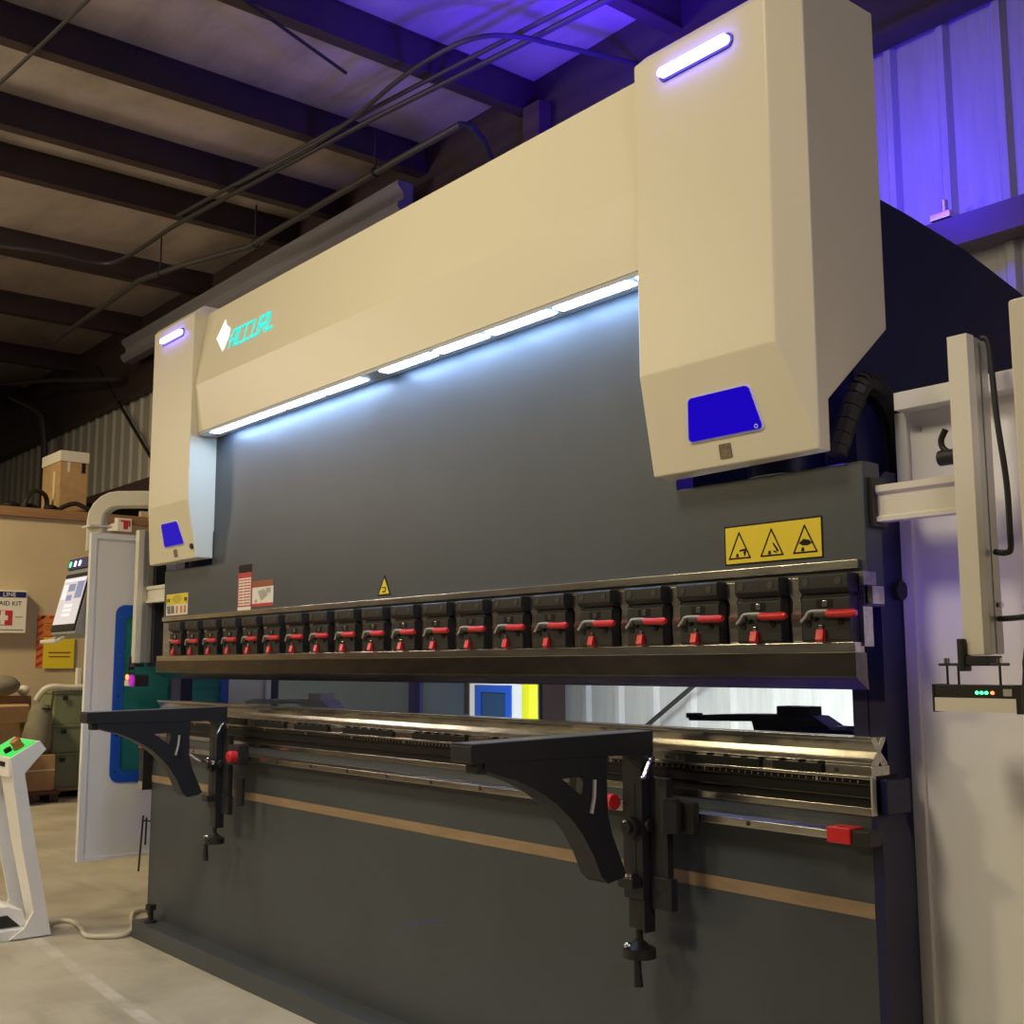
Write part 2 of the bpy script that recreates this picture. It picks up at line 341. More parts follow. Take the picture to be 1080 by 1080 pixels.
# cylinder covers
def cover(side):
    s = 1 if side > 0 else -1
    xi, xf, xs = (1.425*s if s > 0 else -1.412), 1.868*s, 1.945*s
    Yf, Yc, Yr = -.13, -.082, .213
    bm = bmesh.new()
    def V(x, y, z): return bm.verts.new((x, y, z))
    zb, zf, zt1, zt2 = 1.737, 2.0, 2.866, 2.912
    a = V(xi,Yf,zt1); b = V(xf,Yf,zt1); c = V(xf,Yf,zf); d = V(xi,Yf,zf)       # front face
    e = V(xi,Yc,zb); f = V(xs,Yc,zb)                                              # foot of the sloping lower panel
    h = V(xs,Yc,zt2)                                                              # top of the outer chamfer
    i = V(xi,Yc,zt2); j = V(xf,Yc+.0,zt2)
    k = V(xs,Yr,zt2); l = V(xi,Yr,zt2)
    m = V(xs,Yr,2.073); n_ = V(xs,-.040,1.86); o = V(xs,-.040,zb)
    m2 = V(xi,Yr,2.073); n2 = V(xi,-.002,1.86); o2 = V(xi,-.002,zb)
    F = bm.faces.new
    F((a,b,c,d)); F((d,c,f,e)); F((b,h,f,c)); F((a,i,j,b)); F((b,j,h)); F((i,l,k,h,j))
    F((h,k,m,n_,o,f)); F((a,d,e,o2,n2,m2,l,i)); F((k,l,m2,m)); F((m,m2,n2,n_)); F((n_,n2,o2,o)); F((e,f,o,o2))
    bmesh.ops.recalc_face_normals(bm, faces=list(bm.faces))
    es = [q for q in bm.edges if q.calc_face_angle(0) > .15]
    bmesh.ops.bevel(bm, geom=es, offset=.004, segments=2, profile=.5, affect='EDGES')
    g = G(); g.add(bm)
    cv = lab(g.build('cylinder_cover', M_cream, PB, angle=8), ('right' if s > 0 else 'left') + ' cream cylinder cover')
    # status light: slim stadium
    xc = 1.646 if s > 0 else -1.640; zc = 2.799 if s > 0 else 2.804
    hl, r = .118, .0125
    def stadium(cx, cz, hl, r):
        p = []
        for k in range(9): t = -math.pi/2 + math.pi*k/8; p.append((cx+hl-r+r*math.cos(t), cz+r*math.sin(t)))
        for k in range(9): t = math.pi/2 + math.pi*k/8; p.append((cx-hl+r+r*math.cos(t), cz+r*math.sin(t)))
        return p
    rim = G().prism(stadium(xc, zc, hl+.007, r+.007), 'Y', Yf-.004, Yf+.004).build('light_rim', M_ledrim, cv)
    G().prism(stadium(xc, zc, hl, r), 'Y', Yf-.020, Yf-.002).build('status_light', M_blueledw, cv)
    # window on the sloping panel
    def SP(x, t, o=0.0):  # t: 0 at the fold, 1 at the foot
        nrm = Vector((0, -(zf-zb), -(Yc-Yf))).normalized()
        return Vector((x, Yf+(Yc-Yf)*t, zf+(zb-zf)*t)) + nrm*o
    def plate(x0, x1, x2, x3, t0, t1, o, th=.004, corner=.012):
        bm = bmesh.new()
        q = [SP(x0,t0,o), SP(x1,t0,o), SP(x2,t1,o), SP(x3,t1,o)]
        vs = [bm.verts.new(v) for v in q]; fc = bm.faces.new(vs)
        bmesh.ops.bevel(bm, geom=list(bm.verts), offset=corner, segments=4, profile=.5, affect='VERTICES')
        r = bmesh.ops.extrude_face_region(bm, geom=list(bm.faces))
        nrm = Vector((0, -(zf-zb), -(Yc-Yf))).normalized()
        bmesh.ops.translate(bm, vec=nrm*th, verts=[v for v in r['geom'] if isinstance(v, bmesh.types.BMVert)])
        gg = G(); gg.add(bm); return gg
    if s > 0: W = (1.583,1.773,1.799,1.566)
    else: W = (-1.732,-1.556,-1.512,-1.728)
    e_ = .006
    plate(W[0]-e_, W[1]+e_, W[2]+e_, W[3]-e_, .31, .745, .0, .003, .016).build('window_edge', M_lightedge, cv)
    plate(*W, .323, .727, .002, .004).build('blue_window', M_bluescr, cv)
    if s > 0:
        g = G()
        for k in range(14):
            a0, a1 = k*2*math.pi/14, (k+1)*2*math.pi/14
            for (ra, rb) in ((.0035,.0055),):
                ps = [SP(1.782+rr*math.cos(aa), .70+rr*math.sin(aa)/.267, .0066) for rr, aa in ((ra,a0),(rb,a0),(rb,a1),(ra,a1))]
                g.quad(*ps)
        g.build('window_ring', M_lightedge, cv)
    xb = 1.675 if s > 0 else -1.622
    plate(xb-.019, xb+.019, xb+.019, xb-.019, .80, .935, .0, .002, .002).build('cover_badge', M_badge, cv)
    if s < 0:
        g = G(); p = SP(-1.435,.80); g.cyl(p, p+Vector((0,-.008,-.0015)), .013, 16); g.build('lock_barrel', M_black, cv)
    return cv
cover(1); cover(-1)
# beam fascia between the covers
bf = G().prism([(-.062,2.872),(-.115,2.525),(-.093,2.310),(-.002,2.310),(-.002,2.60),(.20,2.60),(.20,2.872)], 'X', -1.41, 1.424).build('beam_fascia', M_cream, PB, angle=6)
# LED strip under the fascia
hs = lab(G().box(-1.405, 1.42, -.091, -.003, 2.296, 2.3098).build('light_housing', M_ledhouse, PB), 'grey housing of the white light strip')
segs = [(-1.30,-.98),(-.975,-.66),(-.655,-.345),(-.34,-.03),(.085,.41),(.42,.69),(.70,1.015),(1.025,1.35),(1.365,1.415)]
for x0, x1 in segs:
    G().box(x0+.009, x1-.009, -.086, -.043, 2.2915, 2.298, bev=.003).build('light_panel', M_led, hs)
G().box(-1.39, -1.315, -.086, -.043, 2.293, 2.298).build('light_end', M_lightedge, hs)
# emblem and letters on the fascia: strokes laid on the leaning upper face
LEAN = (2.872-2.525)/(.108-.055)
def fy(z): return -.062-(2.872-z)/LEAN
def fascia_poly(g, pts, th=.002):
    bm = bmesh.new(); vs = [bm.verts.new((x, fy(z)-.001, z)) for x, z in pts]; bm.faces.new(vs)
    r = bmesh.ops.extrude_face_region(bm, geom=list(bm.faces))
    bmesh.ops.translate(bm, vec=(0,-th,0), verts=[v for v in r['geom'] if isinstance(v, bmesh.types.BMVert)])
    bmesh.ops.recalc_face_normals(bm, faces=list(bm.faces)); g.add(bm)
g = G()
fascia_poly(g, [(-1.256,2.718),(-1.238,2.737),(-1.194,2.794),(-1.176,2.764),(-1.125,2.737),(-1.126,2.700),(-1.164,2.637),(-1.222,2.688)])
g.build('emblem', M_logow, bf)
def stroke(g, pts, w):
    for (x0,z0),(x1,z1) in zip(pts[:-1], pts[1:]):
        d = Vector((x1-x0, z1-z0)); 
        if d.length == 0: continue
        nn = Vector((-d.y, d.x)).normalized()*w/2; ex = d.normalized()*w*.35
        a = Vector((x0,z0))-ex; b = Vector((x1,z1))+ex
        fascia_poly(g, [tuple(a+nn), tuple(a-nn), tuple(b-nn), tuple(b+nn)])
LW, LH, z0 = .050, .074, 2.641
letters = [ [[(0,0),(0,.72),(.28,1),(1,1),(1,0)],[(0,.40),(1,.40)]],
            [[(1,1),(0,1),(0,0),(1,0)]],
            [[(1,1),(0,1),(0,0),(1,0)]],
            [[(0,1),(0,0),(1,0),(1,1)]],
            [[(0,0),(0,1),(1,1),(1,.45),(0,.45)],[(.45,.45),(1,0)]],
            [[(0,1),(0,0),(1,0)]] ]
xx = -1.103
for L_ in letters:
    g = G()
    for st in L_: stroke(g, [(xx + u*LW + v*LH*.15, z0 + v*LH) for u, v in st], .0125)
    g.build('logo_letter', M_teal, bf); xx += .0705

# ledge bar, clamp beam, clamps
G().box(-1.935, 1.985, -.014, .0, 1.466, 1.487, bev=.002).build('ledge_bar', M_steel, PB)
G().box(-1.93, 1.99, -.006, .030, 1.29, 1.458).build('clamp_beam', M_steel, PB)
for k in range(19):
    xg = 1.915-.1905*(k+.5)
    g = G().prism([(xg-.021,1.418),(xg-.010,1.400),(xg-.012,1.372),(xg-.016,1.366),(xg-.016,1.345),(xg-.013,1.322),(xg-.013,1.303),(xg+.014,1.303),(xg+.014,1.398),(xg+.010,1.400),(xg+.021,1.418),(xg+.021,1.452),(xg-.021,1.452)], 'Y', -.022, -.0055, bev=.001)
    g.build('holder_block', M_steel, PB)
g = G().box(1.992,2.003,-.02,.03,1.428,1.458).box(1.992,2.012,.0,.045,1.385,1.425); g.build('end_stub', M_steel, PB)
G().box(-1.93, 1.985, -.036, .0, 1.276, 1.300, bev=.0015).build('lower_clamp_rail', M_steel, PB)
def clamp_master(xc):
    g = G().prism([(-.007,1.299),(-.034,1.299),(-.040,1.306),(-.040,1.400),(-.036,1.404),(-.007,1.404)], 'X', xc-.067, xc+.063, bev=.0015)
    g.prism([(-.007,1.404),(-.030,1.404),(-.030,1.426),(-.007,1.426)], 'X', xc-.060, xc+.058)
    body = g.build('tool_clamp', M_black, PB)
    hd = G().prism([(-.007,1.412),(-.038,1.412),(-.048,1.423),(-.048,1.452),(-.044,1.456),(-.007,1.456)], 'X', xc-.069, xc+.065, bev=.0015).build('clamp_head', M_black, body)
    for dx in (-.049,.040):
        G().cyl((xc+dx,-.047,1.438),(xc+dx,-.0495,1.438),.0092,18).build('clamp_head_bolt', M_ring, body)
    for dx, z in ((-.050,1.342),(.038,1.346)):
        G().cyl((xc+dx,-.039,z),(xc+dx,-.042,z),.008,16).build('clamp_screw', M_blk, body)
    G().box(xc-.026, xc+.018, -.0415, -.038, 1.378, 1.398, bev=.001).build('clamp_slot', M_blk, body)
    G().box(xc-.008, xc+.006, -.044, -.040, 1.381, 1.395, bev=.001).build('slot_pin', M_chrome, body)
    # cranked lever with red grip
    g = G().tube(smooth_path([(xc-.066,-.046,1.349),(xc-.050,-.052,1.358),(xc-.038,-.056,1.368),(xc-.025,-.058,1.371),(xc-.0,-.059,1.371),(xc+.018,-.060,1.370)],4), .0032, 8)
    g.build('clamp_lever', M_alu, body)
    G().box(xc-.022, xc+.014, -.060, -.053, 1.357, 1.369, bev=.002).build('lever_boss', M_ring, body)
    G().cyl((xc-.032,-.040,1.358),(xc-.032,-.046,1.358),.0085,16).build('lever_pivot', M_blk, body)
    g = G().tube([(xc+.014,-.060,1.364),(xc+.018,-.060,1.364),(xc+.05,-.061,1.363),(xc+.086,-.061,1.363),(xc+.094,-.061,1.363)], [.005,.0088,.0088,.0095,.006], 16)
    g.build('lever_grip', M_red, body)
    G().box(xc-.019,xc-.009,-.044,-.038,1.332,1.340,bev=.001).build('tab_pin', M_chrome, body)
    G().prism([(-.040,1.330),(-.048,1.330),(-.054,1.306),(-.050,1.301),(-.040,1.302)], 'X', xc-.024, xc-.004, bev=.0015).build('release_tab', M_red, body)
    return body
cl = clamp_master(1.915); kids = list(cl.children)
for k in range(1, 20):
    c = cl.copy(); COL.objects.link(c); c.location = cl.location + Vector((-.1905*k, 0, 0))
    for ch in kids:
        d = ch.copy(); COL.objects.link(d); d.parent = c
    c.parent = PB
# crowning table under the die
G().box(-2.0, 1.99, .005, .10, .915, 1.003, bev=.002).build('crowning_table', M_deep, PB)
G().box(-1.995, 1.987, -.006, .012, .996, 1.003, bev=.001).build('table_edge', M_steel, PB)
G().box(-1.995, 1.987, -.001, .010, .983, .986).build('table_groove_edge', M_punch, PB)
G().box(-1.995, 1.987, -.002, .010, .955, .958).build('table_groove_edge', M_punch, PB)
G().box(-1.995, 1.987, -.004, .010, .918, .935, bev=.001).build('table_foot', M_steel, PB)
g = G()
x = -1.95
while x < 1.97:
    g.box(x-.0008, x+.0008, .0035, .006, .987, .992); x += .02
for k in range(12):
    g.box(-1.9+k*.34-.003, -1.9+k*.34+.003, .003, .006, .986, .994)
g.build('scale_ticks', M_alu, PB)['kind'] = 'stuff'
G().box(1.9875, 1.9915, -.004, .012, .918, 1.003).build('table_end_plate', M_alu, PB)
G().box(1.9915, 2.012, .022, .115, .92, .996, bev=.003).build('table_end_block', M_navy, PB)
# black wedge clips and bolts that hold the die
for (x0, x1) in ((1.72,1.86),(1.44,1.68),(1.05,1.30),(.62,.93),(.2,.5),(-.25,.08),(-.62,-.36),(-.95,-.70),(-1.40,-1.05),(-1.85,-1.5)):
    g = G().box(x0, x1, -.004, .02, 1.0035, 1.024, bev=.001)
    k = x0+.02
    while k < x1: g.cyl((k,.004,1.02),(k,.004,1.030),.006,12); k += .055
    g.build('die_clip', M_deep, PB)
# front rail with stops
rl = G().prism([(0,.862),(-.038,.862),(-.05,.866),(-.05,.884),(-.038,.892),(0,.892)], 'X', -2.02, 1.96, bev=.001).build('front_rail', M_steel, PB)
g = G()
for k in range(14): x = -1.7+k*.26; g.cyl((x,-.048,.876),(x,-.0515,.876),.006,10)
g.build('rail_bolt', M_black, rl)
for s, xa, xb, xc2 in ((1,1.905,1.966,2.01),(-1,-2.018,-2.055,-2.075)):
    G().box(min(xa,xb), max(xa,xb), -.058, -.004, .859, .894, bev=.003).build('rail_stop', M_red, rl)
    G().box(min(xb,xc2), max(xb,xc2), -.052, -.001, .857, .890, bev=.003).build('rail_end_block', M_black, rl)
# grey junction box at the left end
G().box(-2.075,-2.022,-.045,.04,.66,.85,bev=.004).build('junction_box', M_black, PB)
G().box(-2.072,-2.024,-.047,.03,.66,.70,bev=.003).build('junction_foot', M_grey, PB)
# back gauge behind the tooling
G().box(-1.80, 1.82, .56, .66, .93, 1.045, bev=.004).box(1.40, 1.78, .49, .60, 1.044, 1.070, bev=.003).build('gauge_beam', M_navy, PB)
def finger(x0, m, flip=1, y0=.50):
    fx = lambda d: x0 + d*flip
    pts = [(fx(0),1.076),(fx(0),1.092),(fx(.14),1.100),(fx(.27),1.104),(fx(.40),1.106),(fx(.47),1.105),(fx(.53),1.072),(fx(.53),1.05),(fx(.26),1.05),(fx(.25),1.082)]
    if flip < 0: pts = pts[::-1]
    g = G().prism(pts, 'Y', y0, y0+.08, bev=.003)
    g.box(min(fx(.34),fx(.45)), max(fx(.34),fx(.45)), y0+.005, y0+.075, 1.104, 1.130, bev=.003)
    g.box(min(fx(.0),fx(.035)), max(fx(.0),fx(.035)), y0-.01, y0+.03, 1.084, 1.100, bev=.002)
    return g.build('gauge_finger', m, PB)
finger(1.0, M_black); finger(-1.40, M_gaugelit, y0=.30)
G().prism([(-1.70,1.072),(-1.70,1.082),(-1.60,1.095),(-1.42,1.097),(-1.42,1.074)], 'Y', .32, .37, bev=.002).build('gauge_rod', M_gaugelit, PB)
for x in (1.47, 1.565): G().box(x-.018, x+.018, .50, .54, 1.062, 1.080, bev=.003).build('gauge_block', M_lime, PB)
G().ball((1.64,.52,1.072), .010).build('gauge_pin', M_lime, PB)
# energy chain behind the right cover
g = G()
pth = smooth_path([(1.93,.0,1.735),(1.955,.07,1.90),(1.965,.12,1.91),(1.968,.18,1.86),(1.97,.20,1.76),(1.97,.20,1.66)], 6)
for a, b in zip(pth[:-1], pth[1:]):
    d = (b-a); c = (a+b)/2; L2 = d.length*.47
    g.tube([c-d.normalized()*L2, c+d.normalized()*L2], .026, 8)
g.build('hose_chain', M_rubber, PB)
# stickers on the ram
def plate_front(x0, x1, z0, z1, m, name, parent, y=-.0012, th=.001):
    return G().box(x0, x1, y, y+th, z0, z1).build(name, m, parent)
def tri_outline(g, cx, z0, w, h, t, y):
    A, B, C_ = (cx-w/2,z0),(cx+w/2,z0),(cx,z0+h)
    for (p, q) in ((A,B),(B,C_),(C_,A)):
        d = Vector((q[0]-p[0], q[1]-p[1])).normalized(); nn = Vector((-d.y,d.x))*t/2
        P, Q = Vector(p)-d*t*.4, Vector(q)+d*t*.4
        g.quad((P.x+nn.x,y,P.y+nn.y),(P.x-nn.x,y,P.y-nn.y),(Q.x-nn.x,y,Q.y-nn.y),(Q.x+nn.x,y,Q.y+nn.y))
def poly_front(g, pts, y): g.quad(*[(x, y, z) for x, z in pts])
wl = lab(plate_front(1.590, 1.886, 1.4975, 1.597, M_blk, 'warning_label', PB), 'yellow label with three black warning triangles')
plate_front(1.594, 1.882, 1.5015, 1.593, M_yellow, 'label_face', wl, y=-.0018)
g = G(); yy = -.0024
for i, cx in enumerate((1.638, 1.738, 1.836)):
    tri_outline(g, cx, 1.514, .066, .064, .004, yy)
    poly_front(g, [(cx-.012,1.517),(cx-.002,1.517),(cx-.004,1.526),(cx-.010,1.526)], yy)
    if i == 0:
        poly_front(g, [(cx,1.535),(cx+.020,1.537),(cx+.020,1.532),(cx,1.530)], yy); poly_front(g, [(cx+.012,1.530),(cx+.022,1.532),(cx+.018,1.519),(cx+.014,1.519)], yy)
    elif i == 1:
        poly_front(g, [(cx+.002,1.544),(cx+.006,1.545),(cx+.022,1.524),(cx+.016,1.522)], yy); poly_front(g, [(cx+.004,1.522),(cx+.014,1.519),(cx+.016,1.522),(cx+.006,1.526)], yy)
    else:
        poly_front(g, [(cx-.018,1.537),(cx-.004,1.546),(cx+.012,1.543),(cx+.020,1.535),(cx+.008,1.530),(cx-.008,1.531)], yy)
g.build('warning_triangles', M_blk, wl)
ws = lab(G().prism([(-.030,1.499),(.060,1.499),(.017,1.574)], 'Y', -.0012, -.0002).build('warning_sticker', M_blk, PB), 'small yellow triangular warning sticker')
G().prism([(-.018,1.505),(.048,1.505),(.0165,1.561)], 'Y', -.0020, -.0010).build('sticker_face', M_yellow, ws)
g = G(); 
for q in ([(.004,1.530),(.026,1.530),(.026,1.526),(.004,1.526)],[(.022,1.527),(.030,1.524),(.026,1.514),(.020,1.514)],[(.006,1.516),(.022,1.516),(.022,1.511),(.006,1.511)]): poly_front(g, q, -.0026)
g.build('sticker_symbol', M_blk, ws)
# tall red and white tag, square tag beside it, pictogram label at the left end
tg = lab(plate_front(-1.148, -1.020, 1.489, 1.685, M_redprint, 'instruction_tag', PB), 'tall red and white instruction tag')
plate_front(-1.145, -1.020, 1.652, 1.686, M_blk, 'tag_top', tg, y=-.0018)
plate_front(-1.140, -1.027, 1.510, 1.628, M_paper, 'tag_text_field', tg, y=-.0018)
plate_front(-1.146, -1.022, 1.490, 1.504, M_paper, 'tag_foot', tg, y=-.0018)
g = G()
for r in range(9):
    z = 1.622-.0125*r
    for x0, x1 in ((-1.135,-1.098+.004*random.random()),(-1.09,-1.062+.01*random.random()),(-1.056,-1.031)): poly_front(g, [(x0,z),(x1,z),(x1,z-.005),(x0,z-.005)], -.0024)
g.build('tag_text', M_redprint, tg)
tb = lab(plate_front(-1.012, -.824, 1.501, 1.606, M_paper, 'instruction_tag', PB), 'square cream instruction tag with a dark heading')
plate_front(-1.012, -.823, 1.582, 1.609, M_brownprint, 'tag_top', tb, y=-.0018)
plate_front(-1.012, -.824, 1.500, 1.513, M_redprint, 'tag_foot', tb, y=-.0018)
g = G(); poly_front(g, [(-.96,1.565),(-.90,1.572),(-.87,1.545),(-.93,1.525)], -.0024); poly_front(g, [(-.885,1.575),(-.845,1.575),(-.845,1.555),(-.885,1.555)], -.0024); poly_front(g, [(-.985,1.530),(-.965,1.530),(-.965,1.518),(-.985,1.518)], -.0024)
g.build('tag_drawing', M_greyprint, tb)
pl = lab(plate_front(-1.918, -1.670, 1.494, 1.596, M_paper, 'pictogram_label', PB), 'yellow and white pictogram label at the left end')
plate_front(-1.916, -1.672, 1.546, 1.595, M_yellow, 'label_face', pl, y=-.0018)
g = G()
for k in range(20):
    a0, a1 = k*math.pi/10, (k+1)*math.pi/10
    poly_front(g, [(-1.79,1.571),(-1.79+.055*math.cos(a0),1.571+.020*math.sin(a0)),(-1.79+.055*math.cos(a1),1.571+.020*math.sin(a1))], -.0024)
g.build('label_oval', mat('label_ochre', (.55,.45,.02), .5), pl)
for x in (-1.905,-1.885,-1.86,-1.84):
    g = G(); poly_front(g, [(x,1.54),(x+.012,1.54),(x+.02,1.502),(x+.008,1.502)], -.0024); g.build('label_stripe', M_blk, pl)
for x in (-1.9,-1.88,-1.7,-1.685):
    g = G(); poly_front(g, [(x-.006,1.575),(x+.006,1.575),(x+.006,1.558),(x-.006,1.558)], -.0024); g.build('label_mark', M_blk, pl)
for x in (-1.80,-1.75,-1.71):
    g = G(); poly_front(g, [(x,1.536),(x+.022,1.536),(x+.022,1.503),(x,1.503)], -.0024); g.build('label_figure', M_orange, pl)
# faint violet streak low on the bed
G().prism([(.15,.386),(.16,.383),(.385,.438),(.375,.441)], 'Y', -.0008, -.0002).build('violet_streak', mat('violet_tint', (.07,.05,.22), .5), PB)

# ------------------------------------------------------------------ punch and die, held by the press
pu = G().prism([(-.034,1.2765),(-.034,1.222),(-.024,1.214),(.006,1.196),(.010,1.193),(.014,1.194),(.010,1.222),(.010,1.2765)], 'X', -1.94, 1.984, bev=.0006).build('upper_punch', M_punch)
tag(pu, 'long polished steel upper punch held under the row of black clamps', 'press tool')
di = G().prism([(.013,1.087),(.030,1.087),(.040,1.072),(.050,1.087),(.067,1.087),(.067,1.080),(.047,1.055),(.072,1.030),(.072,1.0235),(.048,1.0235),(.042,1.034),(.036,1.0235),(.010,1.0235),(.010,1.030),(.032,1.055),(.013,1.080)], 'X', -2.02, 1.984, bev=.0005).build('lower_die', M_steel)
tag(di, 'long steel lower die with X shaped end resting on the table', 'press tool')
dh = G().box(-2.0, 1.986, .004, .075, 1.0032, 1.0235).build('die_rail', M_steel, PB)
g = G()
for x in (1.895, 1.70, 1.405, 1.37): g.cyl((x,.0045,1.012),(x,.0025,1.012),.006,12)
g.build('die_rail_hole', M_rubber, dh)

# ------------------------------------------------------------------ sheet support arms on the front rail
def arm(X, label, knob_left):
    T = thing('support_arm', (X-.04, -.1, .56), label, 'support arm', 'sheet support arms on the front rail')
    w = .080
    tt = G().prism([(-.650,1.034),(-.645,1.028),(-.062,1.022),(-.056,1.028),(-.056,1.080),(-.645,1.071),(-.650,1.067)], 'X', X-w, X, bev=.002).build('arm_table', M_blackarm, T)
    G().prism([(-.647,1.0713),(-.058,1.0802),(-.058,1.0812),(-.647,1.0723)], 'X', X-w+.002, X-.002).build('arm_top', M_armtop, tt)
    G().box(X-.056, X-.010, -.625, -.596, 1.002, 1.030, bev=.004).build('arm_stop', M_black, tt)
    arc = [(-.608,1.013),(-.572,.998),(-.52,.985),(-.472,.966),(-.425,.942),(-.383,.915),(-.342,.880),(-.307,.842),(-.272,.790),(-.245,.735),(-.222,.716)]
    outer = [(-.608,1.0285)] + arc + [(-.172,.724),(-.160,.734),(-.182,.78),(-.205,.83),(-.220,.88),(-.222,.97),(-.217,1.0265)]
    tri = [(-.372,.978),(-.300,.980),(-.309,.934)]
    slot = [(-.290,.978),(-.264,.981),(-.270,.905),(-.296,.925)]
    br = G().prism(outer, 'X', X-.026, X-.002, [tri]).build('bracket', M_blackarm, T)
    fl2 = [(y+.010, z+.008) for y, z in arc][::-1]
    G().prism(arc+fl2, 'X', X-.076, X-.0265).build('bracket_flange', M_blackarm, br)
    G().prism([(-.300,.981),(-.262,.981),(-.272,.90),(-.300,.92)], 'X', X-.055, X-.0265).build('bracket_rib', M_blackarm, br)
    # upright post with a slotted front
    po = G().box(X-.070, X, -.102, -.058, .66, 1.028, bev=.002).build('post', M_blackarm, T)
    G().box(X-.062, X-.012, -.094, -.060, .585, .66, bev=.003).build('post_foot', M_black, po)
    G().box(X-.010, X-.001, -.098, -.059, .580, .66, bev=.002).build('post_guide', M_blackarm, po)
    G().box(X-.046, X-.024, -.1035, -.1015, .72, .95, bev=.0008).build('post_slot', M_rubber, po)
    G().box(X-.060, X-.006, -.135, -.102, .690, .716, bev=.004).build('pivot_lug', M_black, po)
    G().cyl((X-.034,-.118,.716),(X-.034,-.118,.724),.011,14).build('pivot_pin', M_chrome, po)
    # clamping knob on the front slot, cranked lever above
    g = G().cyl((X-.034,-.103,.838),(X-.034,-.118,.838),.027,24).cyl((X-.034,-.118,.838),(X-.034,-.128,.838),.015,20); g.build('post_knob', M_black, T)
    G().ball((X-.046,-.119,.852), .006).build('knob_pin', M_chrome, T)
    G().tube([(X+.001,-.080,.845),(X+.010,-.080,.845),(X+.014,-.080,.845)], [.017,.017,.010], 20).build('side_nut', M_black, T)
    g = G().tube(smooth_path([(X+.004,-.070,1.010),(X+.012,-.080,1.009),(X+.014,-.092,.995),(X+.016,-.112,.962)],4), [.0065]*12+[.008], 10).cyl((X-.002,-.072,1.010),(X+.012,-.072,1.010),.009,14); g.build('clamp_lever', M_chrome, T)
    g = G().tube([(X+.002,-.268,.970),(X+.004,-.272,.93),(X+.004,-.282,.890)], .0055, 8); g.build('slot_lever', M_alu, T)
    # adjusting screw and handwheel
    sy = -.083
    G().cyl((X-.036,sy,.60),(X-.036,sy,.535),.0095,14).build('adjusting_screw', M_black, T)
    g = G().cyl((X-.036,sy,.515),(X-.036,sy,.538),.042,32).tube([(X-.036,sy,.538),(X-.036,sy,.545),(X-.036,sy,.557)],[.038,.025,.013],20)
    hw = g.build('handwheel', M_black, T)
    hx, hy = (X-.030, sy-.014) if not knob_left else (X-.048, sy-.032)
    G().tube([(hx,hy,.517),(hx,hy,.485),(hx+.002,hy,.447)],[.009,.010,.0125],14).build('crank_grip', M_rubber, hw)
    G().ball((X-.050,sy-.026,.545), .013, 1, 1, .7).build('wheel_screw', M_chrome, hw)
    # slider that runs on the rail, to the right of the post
    G().box(X+.002, X+.060, -.075, -.0515, .70, .965, bev=.004).box(X+.004, X+.075, -.080, -.056, .64, .72, bev=.004).build('rail_slider', M_blackarm, T)
    if not knob_left:
        g = G().cyl((X+.098,-.100,.838),(X+.098,-.100,.914),.027,24).cyl((X+.098,-.100,.914),(X+.098,-.100,.920),.022,24); g.box(X+.05,X+.150,-.078,-.0515,.835,.912,bev=.005)
        g.build('slider_block', M_black, T)
        g = G().cyl((X-.125,-.115,.897),(X-.085,-.115,.897),.020,20).ball((X-.125,-.115,.897),.020); g.build('red_knob', M_red, T)
    else:
        G().box(X+.10,X+.20,-.10,-.0515,.848,.930,bev=.005).build('slider_block', M_black, T)
        g = G().cyl((X+.175,-.128,.885),(X+.175,-.10,.885),.023,20).ball((X+.175,-.128,.885),.023,1,.5,1); g.build('red_knob', M_red, T)
        g = G().tube(smooth_path([(X+.004,-.22,.892),(X+.02,-.19,.868),(X+.02,-.165,.860),(X+.02,-.145,.869),(X+.02,-.12,.859)],4), .0055, 8).ball((X+.012,-.118,.852),.010); g.build('spring_lever', M_chrome, T)
        G().cyl((X+.195,-.085,.69),(X+.195,-.085,.80),.018,14).build('slider_pin', M_black, T)
    return T
arm(1.38, 'black sheet support arm at the right, nearest the camera, with a handwheel below', False)
arm(-1.10, 'black sheet support arm at the left end, before the white guard panel', True)

